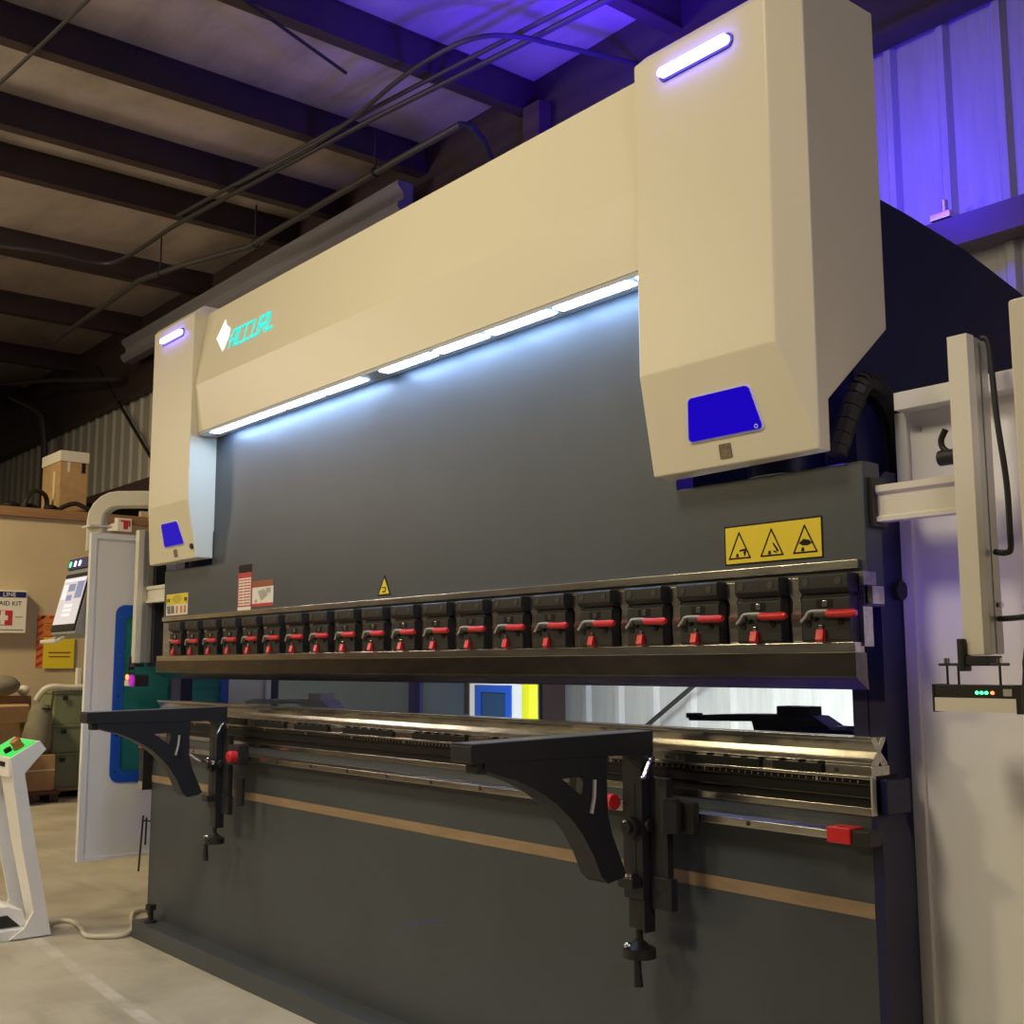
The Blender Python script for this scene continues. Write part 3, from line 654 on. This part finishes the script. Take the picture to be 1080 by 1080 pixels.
# ------------------------------------------------------------------ laser guard posts
def guard_post(s, label):
    T = thing('laser_guard', (2.27*s, .03, 1.15), label, 'laser guard', 'laser guards at the ends of the press')
    xa, xb = (2.232, 2.278) if s > 0 else (-2.300, -2.254)
    po = G().box(xa, xb, -.018, .012, 1.268, 1.946, bev=.002).build('guard_post', M_alucream, T)
    g = G().box(xa+.002, xb-.0005, .012, .030, 1.27, 1.942).box(xa+.002, xb-.004, .030, .036, 1.27, 1.942).box(xa, xb, .036, .064, 1.27, 1.940, bev=.001)
    g.build('post_profile', M_alu, T)
    x0, x1 = (2.002, 2.232) if s > 0 else (-2.254, -1.96)
    g = G().prism([(.028,1.572),(.028,1.582),(.036,1.586),(.036,1.634),(.028,1.640),(.028,1.655),(.062,1.655),(.062,1.572)], 'X', x0, x1); g.build('cross_arm', M_alucream, T)
    if s > 0:
        G().box(2.001, 2.012, .015, .075, 1.56, 1.675, bev=.002).build('arm_flange', M_black, T)
        g = G().box(2.222, 2.233, .0, .04, 1.53, 1.70, bev=.002).tube(smooth_path([(2.205,.03,1.70),(2.185,.03,1.715),(2.180,.03,1.735),(2.192,.03,1.757)],4), .007, 8).cyl((2.175,.03,1.695),(2.222,.03,1.695),.017,14)
        g.build('arm_clamp', M_rubber, T)
    # sensor head below
    ex0, ex1 = (2.165, 2.350) if s > 0 else (-2.345, -2.20)
    hd = G().box(ex0, ex1, -.03, .03, 1.181, 1.2075, bev=.001).box(ex0, ex0+.004, -.032, .032, 1.151, 1.2085).box(ex1-.003, ex1+.008, -.034, .034, 1.151, 1.2085).build('sensor_head', M_black, T)
    lab(G().box(ex0+.004, ex1-.003, -.031, .031, 1.153, 1.181).build('head_cover', M_alucream, hd), 'cream lower cover')
    if s > 0:
        for i, x in enumerate((2.264,2.274,2.284)): G().ball((x,-.0305,1.192), .0034, 1.2, .6, 1).build('green_led', M_greenled, hd)
        G().ball((2.297,-.0305,1.192), .0036, 1.2, .6, 1).build('red_led', M_redled, hd)
        G().box(2.320,2.338,-.0316,-.030,1.186,1.200).build('head_badge', M_alu, hd)
    else:
        G().ball((-2.30,-.034,1.197), .014, 1.2, .5, 1).build('red_led', M_redled, hd)
        G().cyl((-2.225,-.032,1.18),(-2.225,-.045,1.18),.028,16).build('sensor_lens', M_purpleled, hd)
    g = G().box(xa-.008, xa+.008, -.03, .0, 1.235, 1.302, bev=.003).box(xa-.006, xb+.012, -.026, .03, 1.248, 1.2665, bev=.001)
    g.tube([(ex0+.012,-.02,1.249),(ex1-.02,-.02,1.249)], .003, 8)
    for x in (ex0+.03, ex0+.055, ex1-.04): g.cyl((x,-.02,1.207),(x,-.02,1.252),.0026,8)
    g.build('head_bracket', M_black, T)
    for x in (ex0+.03, ex1-.04):
        G().cyl((x,-.02,1.252),(x,-.02,1.262),.006,10).build('bracket_nut', M_chrome, T)
    if s < 0:
        G().box(xa, xb+.03, .066, .12, 1.25, 1.95, bev=.002).build('post_backing', M_black, T)
    if s > 0:
        g = G()
        for z in (1.372, 1.343): g.cyl((xb-.0005,.046,z),(xb+.0015,.046,z),.005,12)
        g.build('post_hole', M_rubber, T); G().cyl((xb,.05,1.372),(xb+.008,.05,1.372),.006,12).build('post_bolt', M_chrome, T)
    return T
guard_post(1, 'cream laser guard post with lit green sensor head at the right end')
guard_post(-1, 'cream laser guard post at the left end beside the blue framed window')
rod('guard_cable', [(2.29,.02,1.938),(2.305,.02,1.925),(2.315,.01,1.85),(2.325,.0,1.75),(2.337,0,1.62),(2.338,0,1.52),(2.327,.02,1.484),(2.310,.03,1.478),(2.285,.035,1.482)], .0065, M_rubber, 'black cable looping down behind the right guard post', 'cable', smooth=True)
rod('guard_cable', [(2.280,.046,1.343),(2.32,.03,1.343),(2.40,.0,1.345),(2.55,-.05,1.34)], .006, M_rubber, 'black cable leaving the lower hole of the right guard post', 'cable', smooth=True)
rod('guard_cable', [(2.352,0,1.200),(2.356,0,1.235),(2.358,0,1.26),(2.375,0,1.30),(2.45,.02,1.34)], .009, M_rubber, 'thick black cable rising from the lit sensor head', 'cable', smooth=True)

# ------------------------------------------------------------------ guard panels
def framed_panel_X(X, y0, y1, z0, z1):
    """panel facing +X"""
    g = G().box(X-.03, X-.012, y0, y1, z0, z1)
    fl = .028
    g.box(X-.03, X, y0, y0+fl, z0, z1, bev=.002).box(X-.03, X, y1-fl, y1, z0, z1, bev=.002).box(X-.03, X, y0, y1, z1-fl, z1, bev=.002).box(X-.03, X, y0, y1, z0, z0+fl*.6, bev=.002)
    return g
T = thing('machine_guard', (-2.42,.3,.288), 'white side guard panel with blue framed tinted window at the left end', 'guard panel')
X = -2.42
wy0, wy1, wz0, wz1 = -.045, .57, .675, 1.556
g = G()
out = [(-.203,.288),(.836,.288),(.836,1.935),(-.203,1.935)]
g.prism(out, 'X', X-.03, X-.012, [[(wy0,wz0),(wy1,wz0),(wy1,wz1),(wy0,wz1)]])
fl = .030
g.box(X-.0118, X, -.203, -.203+fl, .288, 1.935).box(X-.0118, X, .836-fl, .836, .288, 1.935).box(X-.0118, X-.001, -.203+fl, .836-fl, 1.935-fl, 1.935).box(X-.0118, X-.001, -.203+fl, .836-fl, .288, .305)
g.build('panel_sheet', M_white, T)
def rrect(y0, y1, z0, z1, r, n=5):
    p = []
    for (cy, cz, a0) in ((y1-r,z0+r,-90),(y1-r,z1-r,0),(y0+r,z1-r,90),(y0+r,z0+r,180)):
        for k in range(n+1): a = math.radians(a0+90*k/n); p.append((cy+r*math.cos(a), cz+r*math.sin(a)))
    return p
wf = G().prism(rrect(wy0-.012, wy1+.012, wz0-.012, wz1+.012, .05), 'X', X-.014, X-.004, [rrect(wy0+.038, wy1-.03, wz0+.042, wz1-.042, .035)]).build('window_frame', M_blueframe, T)
G().prism(rrect(wy0, wy1, wz0, wz1, .045), 'X', X-.022, X-.019).build('window_pane', M_tint, wf)
g = G()
for z in (.72,.9,1.1,1.3,1.5): g.cyl((X-.004,wy0+.014,z),(X-.001,wy0+.014,z),.005,10)
g.build('frame_rivet', M_chrome, wf)
G().box(X-.05, X-.01, .840, .885, .288, 1.935).build('hinge_post', M_navy, T)
g = G().tube([(-2.1,-.003,.53),(-2.1,-.017,.268)], .005, 8).tube([(-2.1,.014,.52),(-2.1,.012,.39)], .005, 8).tube([(-2.1,-.006,.505),(-2.1,.016,.505),(-2.03,.02,.505)], .004, 8)
tag(g.build('hanging_tether', M_darkrod), 'thin dark tether rods hanging beside the lower left end of the bed', 'tether')
# right panel swung round to face the viewer
T = thing('machine_guard', (2.75,.17,.02), 'large plain white guard panel at the right end behind the guard post', 'guard panel')
g = G().box(2.012, 3.3, .172, .19, .02, 1.885)
g.box(2.012, 3.3, .120, .19, 1.842, 1.885, bev=.002).box(1.987, 2.018, .160, .19, .02, 1.845, bev=.002).box(2.012, 3.3, .150, .19, .02, .05)
g.build('panel_sheet', M_white, T)
G().cyl((2.045,.172,1.80),(2.045,.168,1.80),.006,12).build('panel_screw', M_alu, T)
# white cabinet at the right edge
T = thing('control_cabinet', (2.9,-.3,0), 'cream control cabinet cut off by the right edge', 'cabinet')
G().box(2.612, 3.15, -.5, -.06, .06, 1.835, bev=.006).build('cabinet_body', M_cream, T)
G().box(2.635, 3.13, -.47, -.09, 0, .06).build('cabinet_plinth', M_black, T)

# ------------------------------------------------------------------ swing arm control pendant
T = thing('control_pendant', (-2.64,-.1,1.4), 'cream swing arm control pendant with tilted touch screen left of the guard panel', 'control panel')
g = G()
def sq_tube(path, h):
    P = [Vector(p) for p in path]; rings = []
    side = Vector((-.77,.63,0))
    for i, p in enumerate(P):
        t = (P[min(i+1,len(P)-1)]-P[max(i-1,0)]).normalized(); u = side; v = t.cross(u).normalized()
        rings.append([g.bm.verts.new(p+u*a*h+v*b*h) for a, b in ((-1,-.8),(-.8,-1),(.8,-1),(1,-.8),(1,.8),(.8,1),(-.8,1),(-1,.8))])
    for i in range(len(rings)-1):
        for k in range(8): g.bm.faces.new((rings[i][k], rings[i][(k+1)%8], rings[i+1][(k+1)%8], rings[i+1][k]))
    g.bm.faces.new(rings[0][::-1]); g.bm.faces.new(rings[-1])
d = Vector((.63,.77,0)); E0 = Vector((-2.64,-.1,2.137))
path = [Vector((-2.64,-.1,1.86)), Vector((-2.64,-.1,2.02))]
for k in range(1,6):
    a = k*math.pi/10
    path.append(Vector((-2.64,-.1,2.02)) + d*(.117*(1-math.cos(a))) + Vector((0,0,.117*math.sin(a))))
path += [path[-1]+d*.15, path[-1]+d*.80]
sq_tube(path, .043)
g.build('swing_arm', M_cream, T)
G().prism([(-.145,-.045),(-.1,-.145),(-.055,-.155)][:0] or [(-2.70,-.16),(-2.58,-.16),(-2.58,-.04),(-2.70,-.04)], 'Z', 1.985, 1.995).build('arm_collar', M_alucream, T)
# housing tilted back; screen towards the front
R = Matrix.Rotation(math.radians(-13), 4, 'X'); pv = Vector((-2.65,-.2,1.58))
def tilt_box(x0,x1,y0,y1,z0,z1,bev=0): return G().box(x0,x1,y0,y1,z0,z1,bev=bev,rot=R,piv=pv)
hb = tilt_box(-2.835,-2.47,-.215,-.12,1.41,1.83,.008).build('pendant_housing', M_grey, T)
tilt_box(-2.83,-2.475,-.222,-.212,1.425,1.74,.004).build('screen_bezel', M_blk, hb)
tilt_box(-2.822,-2.485,-.2235,-.221,1.462,1.715).build('touch_screen', M_screen, hb)
g = G()
for (x0,x1,z0,z1) in ((-2.72,-2.62,1.64,1.68),(-2.72,-2.64,1.59,1.62),(-2.60,-2.5,1.60,1.69)): g.box(x0,x1,-.2245,-.2225,z0,z1,rot=R,piv=pv)
g.build('screen_tile', M_scrblue, hb)
g = G()
for (x0,x1,z0,z1) in ((-2.80,-2.74,1.60,1.68),(-2.72,-2.60,1.555,1.57),(-2.72,-2.60,1.53,1.545),(-2.72,-2.60,1.505,1.52),(-2.81,-2.5,1.695,1.708)): g.box(x0,x1,-.2245,-.2225,z0,z1,rot=R,piv=pv)
g.build('screen_field', M_scrwhite, hb)
tilt_box(-2.83,-2.475,-.226,-.208,1.765,1.825,.004).build('light_bar', M_navyprint, hb)
for x, m in ((-2.795,M_greenled),(-2.72,M_blueled),(-2.65,M_blueled)):
    G().ball((x,-.232+.045,1.795),.001).bm.free()
    tilt_box(x-.011,x+.011,-.229,-.224,1.78,1.808,.004).build('button_light', m, hb)
g = G().box(-2.86,-2.62,-.30,-.27,1.372,1.392,bev=.006).tube([(-2.80,-.28,1.382),(-2.80,-.17,1.44)],.008,8).tube([(-2.66,-.28,1.382),(-2.66,-.17,1.44)],.008,8)
lab(g.build('pendant_handle', M_alucream, T), 'cream handle bar')

# ------------------------------------------------------------------ foot pedal stand
T = thing('pedal_stand', (-2.4,-.55,0), 'white foot pedal stand with green lit top at the left edge', 'pedal stand')
side = [(-.603,.827),(-.474,.904),(-.441,.863),(-.535,.758),(-.478,.472),(-.378,.006),(-.565,.006),(-.50,.05),(-.462,.12),(-.531,.421),(-.583,.72)]
G().prism(side, 'X', -2.236, -2.22, bev=.001).build('side_plate', M_white, T)
G().prism(side, 'X', -2.62, -2.604, bev=.001).build('side_plate', M_white, T)
G().prism([(-.592,.75),(-.54,.75),(-.474,.43),(-.40,.02),(-.43,.02),(-.527,.43)], 'X', -2.40, -2.236).build('column', M_white, T)
cs = G().prism([(-.602,.74),(-.602,.826),(-.475,.902),(-.443,.862),(-.538,.74)], 'X', -2.604, -2.236).build('console', M_white, T)
nx = Vector((0,-.076,.127)).normalized()
g = G(); bm = bmesh.new()
q = [Vector((x, y, z))+nx*.001 for x, y, z in ((-2.60,-.596,.830),(-2.240,-.596,.830),(-2.240,-.482,.898),(-2.60,-.482,.898))]
bm.faces.new([bm.verts.new(v) for v in q]); r = bmesh.ops.extrude_face_region(bm, geom=list(bm.faces)); bmesh.ops.translate(bm, vec=nx*.003, verts=[v for v in r['geom'] if isinstance(v, bmesh.types.BMVert)]); g.add(bm)
lab(g.build('console_top', M_greenglow, cs), 'green lit console top')
c0 = Vector((-2.30,-.54,.865)); g = G().cyl(c0, c0+nx*.02, .026, 20).tube([c0+nx*.02, c0+nx*.045, c0+nx*.055],[.022,.026,.014],18); lab(g.build('stop_button', mat('orange_button', (.45,.14,.04), .4), cs), 'orange push button')
c0 = Vector((-2.36,-.57,.847)); G().cyl(c0, c0+nx*.022, .018, 16).build('console_button', M_blk, cs)
G().box(-2.604,-2.30,-.606,-.600,.785,.806).build('console_slot', M_blk, cs)
g = G().prism([(-.95,.0),(-.95,.03),(-.90,.045),(-.43,.045),(-.40,.02),(-.40,.0)], 'X', -2.604, -2.236, bev=.003); bs = g.build('base', M_white, T)
g = G().prism([(-.86,.045),(-.82,.11),(-.70,.145),(-.56,.145),(-.49,.12),(-.47,.046)], 'X', -2.55, -2.29, bev=.006); ph = g.build('pedal_hood', M_white, T)
G().prism([(-.72,.05),(-.72,.10),(-.56,.105),(-.50,.05)], 'X', -2.2895, -2.287).build('hood_opening', M_rubber, ph)
ca = G().tube(smooth_path([(-2.36,-.36,.03),(-2.44,-.31,.014),(-2.47,-.25,.012),(-2.42,-.218,.012),(-2.33,-.222,.012),(-2.237,-.235,.012),(-2.12,-.262,.012),(-2.05,-.265,.012),(-1.99,-.215,.012),(-1.962,-.15,.012),(-1.985,-.10,.012),(-2.10,-.035,.012),(-2.28,.03,.012),(-2.42,.10,.012),(-2.45,.20,.012),(-2.38,.36,.012),(-2.15,.5,.012)],6), .0105, 10).build('power_cable', M_cable)
tag(ca, 'beige cable curving over the floor from the pedal stand to the press', 'cable')

# ------------------------------------------------------------------ things along the beige partition
PX = -8.5
def sign_side(y0, y1, z0, z1, m, name, parent, x, th=.002): return G().box(x, x+th, y0, y1, z0, z1).build(name, m, parent)
T = thing('first_aid_box', (PX,1.0,1.58), 'white wall first aid box with navy heading and red cross at the left edge', 'first aid box')
fb = G().box(PX, PX+.10, .70, 1.275, 1.58, 1.997, bev=.006).build('box_body', M_paper, T)
FX = PX+.1005
sign_side(.71, 1.262, 1.93, 1.985, M_navyprint, 'heading_strip', T, FX)
text_mesh('heading_text', 'LINE', .062, M_paper, T, side_M(FX+.0026, 1.105, 1.956))
text_mesh('box_text', 'FIRST AID KIT', .062, M_blk, T, side_M(FX+.0006, 1.035, 1.868))
cr = sign_side(.962, 1.142, 1.655, 1.80, M_redprint, 'red_cross_field', T, FX)
g = G().prism([(1.032,1.66),(1.072,1.66),(1.072,1.705),(1.10,1.705),(1.10,1.750),(1.072,1.750),(1.072,1.795),(1.032,1.795),(1.032,1.750),(.967,1.750),(.967,1.705),(1.032,1.705)], 'X', FX+.0021, FX+.003); g.build('white_cross', M_paper, T)
g = G().box(FX, FX+.001, .75, 1.25, 1.608, 1.614).box(FX, FX+.001, 1.17, 1.24, 1.735, 1.740); g.build('box_line', M_blk, T)
T = thing('hazard_poster', (PX,1.55,1.25), 'orange wall poster with red striped border behind the yellow notice', 'poster')
G().box(PX, PX+.004, 1.415, 1.72, 1.245, 1.765).build('poster_sheet', M_orange, T)
g = G()
for k in range(7): z = 1.25+k*.075; g.prism([(1.418,z),(1.475,z+.035),(1.475,z+.065),(1.418,z+.03)], 'X', PX+.0045, PX+.006)
for k in range(4): y = 1.44+k*.08; g.prism([(y,1.735),(y+.04,1.735),(y+.06,1.762),(y+.02,1.762)], 'X', PX+.0045, PX+.006)
g.box(PX+.0045,PX+.006,1.482,1.71,1.535,1.56).box(PX+.0045,PX+.006,1.415,1.418,1.245,1.765)
g.build('poster_stripe', M_redprint, T)
g = G()
for z in (1.62,1.65,1.68): g.box(PX+.0045,PX+.0055,1.50,1.68,z,z+.007)
g.build('poster_text', M_brownprint, T)
T = thing('yellow_notice', (PX+.02,1.63,1.235), 'yellow paper notice hanging under the touch screen on the beige wall', 'notice')
G().box(PX+.012, PX+.02, 1.483, 1.785, 1.235, 1.545).build('notice_sheet', M_yellow, T)
g = G().box(PX+.0202,PX+.021,1.53,1.75,1.385,1.40).box(PX+.0202,PX+.021,1.535,1.745,1.345,1.358); g.build('notice_text', M_brownprint, T)
T = thing('extinguisher_sign', (-8.44,2.18,2.66), 'small red and white extinguisher sign above the timber trim beside the pendant elbow', 'sign')
sa = G().box(-8.455,-8.445,2.175,2.315,2.665,2.805).build('sign_panel', M_paper, T)
sb = G().prism([(-8.455,2.175),(-8.445,2.170),(-8.50,2.045),(-8.51,2.05)], 'Z', 2.665, 2.805).build('sign_panel', M_paper, T)
g = G().box(-8.4448,-8.443,2.195,2.30,2.765,2.785).box(-8.4448,-8.443,2.225,2.275,2.69,2.765).box(-8.4448,-8.443,2.28,2.30,2.72,2.765); g.build('sign_symbol', M_redprint, T)
g = G()
for z in (2.69,2.73,2.765): g.box(-8.485,-8.478,2.08,2.15,z,z+.018)
g.box(-8.485,-8.478,2.135,2.155,2.68,2.79)
g.build('sign_letter', M_redprint, T)
# boxes and odds on the deck
DZ = 2.84
T = thing('cardboard_box', (-8.98,1.77,DZ), 'tall taped cardboard box with white lid standing on the storage deck', 'box')
G().box(-9.28,-8.70,1.63,1.915,DZ,3.40,bev=.004).build('box_body', M_card, T)
G().box(-9.29,-8.69,1.62,1.925,3.39,3.505,bev=.004).build('box_lid', M_cloth, T)
g = G().box(-8.92,-8.86,1.6285,1.6295,2.98,3.30); g.build('tape_patch', M_cable, T)
g = G().box(-8.6995,-8.698,1.70,1.73,3.28,3.39); g.build('tape_strip', M_cable, T)
G().box(-8.6995,-8.698,1.85,1.89,3.28,3.39).build('box_slot', M_blk, T)
rod('loose_hose', [(-8.66,1.27,DZ+.027),(-8.68,1.30,DZ+.12),(-8.75,1.38,DZ+.21),(-8.8,1.47,DZ+.22),(-8.86,1.55,DZ+.17),(-8.88,1.57,DZ+.027)], .025, M_rubber, 'black hose looped on the deck left of the cardboard box', 'hose', smooth=True)
rod('loose_hose', [(-8.62,1.60,DZ+.02),(-8.62,1.68,DZ+.07),(-8.62,1.78,DZ+.10),(-8.60,1.88,DZ+.06),(-8.60,2.0,DZ+.02)], .024, M_rubber, 'black hose lying on the deck before the cardboard box', 'hose', smooth=True)
for i, (x, y, r, l) in enumerate(((-8.64,1.53,.045,'small black roll on the deck edge beside the cardboard box'),(-8.8,1.18,.06,'dark bundle on the deck at the left edge'),(-8.75,1.36,.05,'dark lump with bright glint on the deck edge'))):
    g = G().ball((x,y,DZ+r*.8), r, 1.3, 1.6, .8); tag(g.build('deck_bundle', M_blk), l, 'bundle')
tag(G().box(-9.7,-9.3,2.0,2.9,DZ,DZ+.22,bev=.02).build('deck_crate', M_blk), 'dark flat crate on the deck behind the swing arm elbow', 'crate')
tag(G().box(-9.9,-9.3,.2,1.5,DZ,DZ+.15,bev=.02).build('deck_board_stack', M_darkrod), 'dark boards stacked on the deck at the far left', 'boards')
tag(G().box(-8.53,-8.47,2.42,2.9,2.84,2.90).build('timber_block', M_partition), 'short cream timber block on the deck edge right of the extinguisher sign', 'timber')

# stacked green lockers, sack, cartons on the floor
for k, (z0, z1, l) in enumerate(((.10,.43,'lowest of the three stacked green steel boxes'),(.432,.70,'middle of the three stacked green steel boxes'),(.702,1.02,'topmost of the three stacked green steel boxes'))):
    T = thing('green_box', (-8.2,1.6,z0), l+' by the beige wall', 'steel box', 'stacked green steel boxes')
    G().box(-8.45,-8.0,1.46,2.1,z0,z1-.03,bev=.006).build('box_body', M_green, T)
    G().box(-8.46,-7.99,1.45,2.11,z1-.03,z1,bev=.006).build('box_lid', M_green, T)
    G().box(-7.99,-7.975,1.53,1.58,z1-.09,z1-.05,bev=.004).build('box_latch', M_black, T)
T = thing('dark_pallet', (-8.2,1.7,0), 'dark low pallet under the stacked green steel boxes', 'pallet')
g = G().box(-8.5,-7.98,1.42,2.2,.07,.10); g.build('pallet_deck', M_woodtan, T)
for y in (1.44,1.78,2.10): G().box(-8.5,-7.98,y,y+.08,0,.07).build('pallet_runner', M_beam, T)
rod('white_pipe', [(-8.05,1.30,.93),(-8.02,1.36,1.03),(-8.0,1.45,1.06),(-8.0,1.60,1.05),(-8.0,1.9,1.055)], .03, M_cloth, 'white plastic pipe lying over the topmost green box', 'pipe', smooth=True)
T = thing('canvas_sack', (-7.85,1.28,.3), 'olive canvas sack leaning between cartons and green boxes', 'sack')
g = G().tube([(-7.88,1.26,.45),(-7.88,1.27,.49),(-7.88,1.27,.60),(-7.90,1.30,.80),(-7.92,1.30,.88),(-7.92,1.30,.91)],[.09,.125,.13,.11,.085,.03],18)
g.build('sack_body', M_olive, T)
g = G().tube([(-7.79,1.28,.862),(-7.80,1.31,.858),(-7.83,1.38,.85)], .008, 6); g.build('sack_tie', M_blk, T)
T = thing('carton', (-7.8,1.36,0), 'plain carton on a low red pallet left of the green boxes', 'carton')
G().box(-8.0,-7.72,1.10,1.40,.11,.435,bev=.004).build('carton_body', M_card, T)
G().box(-7.7195,-7.718,1.10,1.40,.29,.305).build('carton_tape', M_cable, T)
T = thing('red_pallet', (-7.85,1.3,0), 'low red pallet under the plain carton', 'pallet')
G().box(-8.02,-7.70,1.13,1.45,.075,.108).build('pallet_deck', mat('red_brown_wood', (.13,.035,.025), .6), T)
for y in (1.14,1.36): G().box(-8.0,-7.71,y,y+.08,0,.075).build('pallet_runner', M_beam, T)
T = thing('open_carton', (-7.6,.9,.45), 'open cardboard carton with folded flap at the left edge', 'carton')
G().box(-7.9,-7.5,.55,1.00,.40,.76,bev=.004).build('carton_body', M_card, T)
G().prism([(-7.50,.76),(-7.44,.755),(-7.38,.90),(-7.43,.92)], 'Y', .55, 1.04).build('carton_flap', M_card, T)
T = thing('brown_carton', (-7.6,.8,0), 'dark brown carton under the open carton at the left edge', 'carton')
G().box(-7.92,-7.48,.50,1.02,0,.395,bev=.004).build('carton_body', M_card2, T)
tag(G().box(-8.3,-8.02,.9,1.25,0,.98,bev=.006).build('tall_carton', M_card2), 'tall brown carton behind the open carton and the canvas sack', 'carton')
g = G().ball((-7.95,.95,1.078), .13, 1, 1.3, .75); tag(g.build('dark_bag', M_olive), 'dark soft bag on the pile at the left edge', 'bag')
g = G().ball((-8.08,1.19,1.03), .06, 1, 1, .8); tag(g.build('white_rag', M_cloth), 'crumpled white rag beside the dark bag', 'rag')
tag(G().box(-8.46,-8.40,1.80,1.84,1.05,1.24,bev=.004).build('wall_switch_box', M_paper), 'small white box on the beige wall right of the yellow notice', 'switch box')

# ------------------------------------------------------------------ seen through the gap, behind the press
T = thing('rear_cabinet', (-3.6,2.5,0), 'large blue grey cabinet standing behind the press', 'cabinet')
G().box(-4.90,-2.39,2.2,2.8,.08,2.0,bev=.006).build('cabinet_body', M_cabinet, T)
G().box(-5.02,-4.91,2.2,2.3,0,2.0).build('cabinet_post', M_navy, T)
G().box(-2.41,-2.385,2.185,2.2,.95,1.3).build('door_hinge', M_black, T)
T = thing('rear_guard_door', (-2.1,2.2,0), 'white rear guard door with blue framed window behind the press', 'guard door')
wx0, wx1 = -2.31, -1.95
G().prism([(-2.37,.05),(-1.85,.05),(-1.85,1.9),(-2.37,1.9)], 'Y', 2.2, 2.225, [[(wx0,.6),(wx1,.6),(wx1,1.13),(wx0,1.13)]]).build('door_sheet', M_white, T)
wf = G().prism([(wx0,.6),(wx1,.6),(wx1,1.13),(wx0,1.13)], 'Y', 2.192, 2.2, [[(wx0+.055,.66),(wx1-.055,.66),(wx1-.055,1.085),(wx0+.055,1.085)]]).build('window_frame', M_blueframe, T)
G().box(wx0, wx1, 2.204, 2.207, .6, 1.13).build('window_pane', mat('dark_blue_pane', (.02,.07,.17), .15), wf)
tag(G().box(-1.835,-1.765,2.18,2.25,0,1.8,bev=.004).build('yellow_sensor_post', M_yellowpost), 'yellow sensor post beside the rear guard door', 'sensor post')
T = thing('louvre_rack', (-3.3,.9,0), 'teal louvred rack seen through the tinted guard window', 'rack')
g = G()
G().box(-3.35,-3.30,.63,1.15,.1,1.7).build('rack_back', M_louvre, T)
for k in range(26):
    z = .15+k*.06
    G().prism([(-3.30,z),(-3.265,z+.012),(-3.265,z+.02),(-3.30,z+.045)], 'Y', .65, 1.13).build('louvre', M_louvre, T)
for y in (.65,1.14): G().box(-3.36,-3.27,y-.02,y+.02,0,1.72).build('rack_post', M_navy, T)

# ------------------------------------------------------------------ lights
def area(name, loc, target, size, size_y, energy, col, spread=None):
    l = bpy.data.lights.new(name, 'AREA'); l.shape = 'RECTANGLE'; l.size = size; l.size_y = size_y; l.energy = energy; l.color = col
    if spread: l.spread = spread
    o = bpy.data.objects.new(name, l); COL.objects.link(o); o.location = loc
    d = Vector(target)-Vector(loc); o.rotation_euler = d.to_track_quat('-Z','Y').to_euler(); return o
def point(name, loc, energy, col, r=.05):
    l = bpy.data.lights.new(name, 'POINT'); l.energy = energy; l.color = col; l.shadow_soft_size = r
    o = bpy.data.objects.new(name, l); COL.objects.link(o); o.location = loc; return o
WARM = (1.0,.82,.47)
area('shop_lamp_left', (-5.6,-8.5,5.1), (-1.0,0,.6), 1.0, 1.0, 58, WARM, math.radians(100))
area('shop_lamp_far', (-6.3,-2.6,5.3), (-8.2,.8,.6), .8, .8, 125, WARM, math.radians(120))
area('shop_lamp_near', (1.0,-3.5,5.4), (.3,0,.9), 1.0, 1.0, 42, (1,.87,.60), math.radians(90))
area('shop_lamp_right', (7.0,-3.0,4.6), (2.5,.2,.8), 2.0, 2.0, 29, (1,.89,.95), math.radians(100))
area('floor_fill', (-2.6,-3.2,5.4), (-2.4,-2.4,0), .8, .8, 34, (1,.86,.62), math.radians(80))  # added fill, brightens the floor at the front left
area('roof_fill', (-7.5,-4.5,3.6), (-5.5,-1.0,5.9), 1.0, 1.0, 90, (1,.84,.66), math.radians(150))  # added fill aimed upward to brighten the ceiling
# white work lamp and blue lamps behind the press, then an added panel fill
area('rear_work_lamp', (.2,1.25,1.70), (-.4,3.3,.2), 2.6, .15, 85, (.80,.93,1.0), math.radians(110))
area('blue_ceiling_lamp', (-1.2,2.3,4.35), (-1.7,2.5,5.9), .25, .25, 75, (.055,.010,1.0), math.radians(118))
point('blue_wall_lamp', (.15,2.70,3.95), 62, (.04,.008,1.0), .12)
point('blue_cover_lamp', (1.72,.30,1.86), 1.6, (.10,.04,1.0), .02)
point('blue_panel_fill', (2.08,-.02,1.38), .32, (.16,.06,1.0), .05)  # added fill for the violet glow on the right guard panel
w = bpy.data.worlds.new('World'); scene.world = w; w.use_nodes = True
w.node_tree.nodes['Background'].inputs[0].default_value = (1.0,.83,.62,1); w.node_tree.nodes['Background'].inputs[1].default_value = .045

# ------------------------------------------------------------------ camera
cam = bpy.data.cameras.new('camera'); cam.sensor_fit = 'HORIZONTAL'; cam.sensor_width = 36; cam.lens = 36*1215.9/1080; cam.clip_start = .05; cam.clip_end = 100
co = bpy.data.objects.new('camera', cam); COL.objects.link(co)
yaw, pit, rol = math.radians(50.63), math.radians(7.58), math.radians(-.18)
f = Vector((-math.sin(yaw)*math.cos(pit), math.cos(yaw)*math.cos(pit), math.sin(pit)))
r = Vector((math.cos(yaw), math.sin(yaw), 0)); u = r.cross(f)
r2 = math.cos(rol)*r + math.sin(rol)*u; u2 = -math.sin(rol)*r + math.cos(rol)*u
co.matrix_world = Matrix(((r2.x,u2.x,-f.x,3.5),(r2.y,u2.y,-f.y,-2.267),(r2.z,u2.z,-f.z,1.25),(0,0,0,1)))
scene.camera = co
vs = scene.view_settings
vs.view_transform = 'Standard'; vs.look = 'None'; vs.gamma = 1; vs.use_curve_mapping = False; vs.exposure = 0
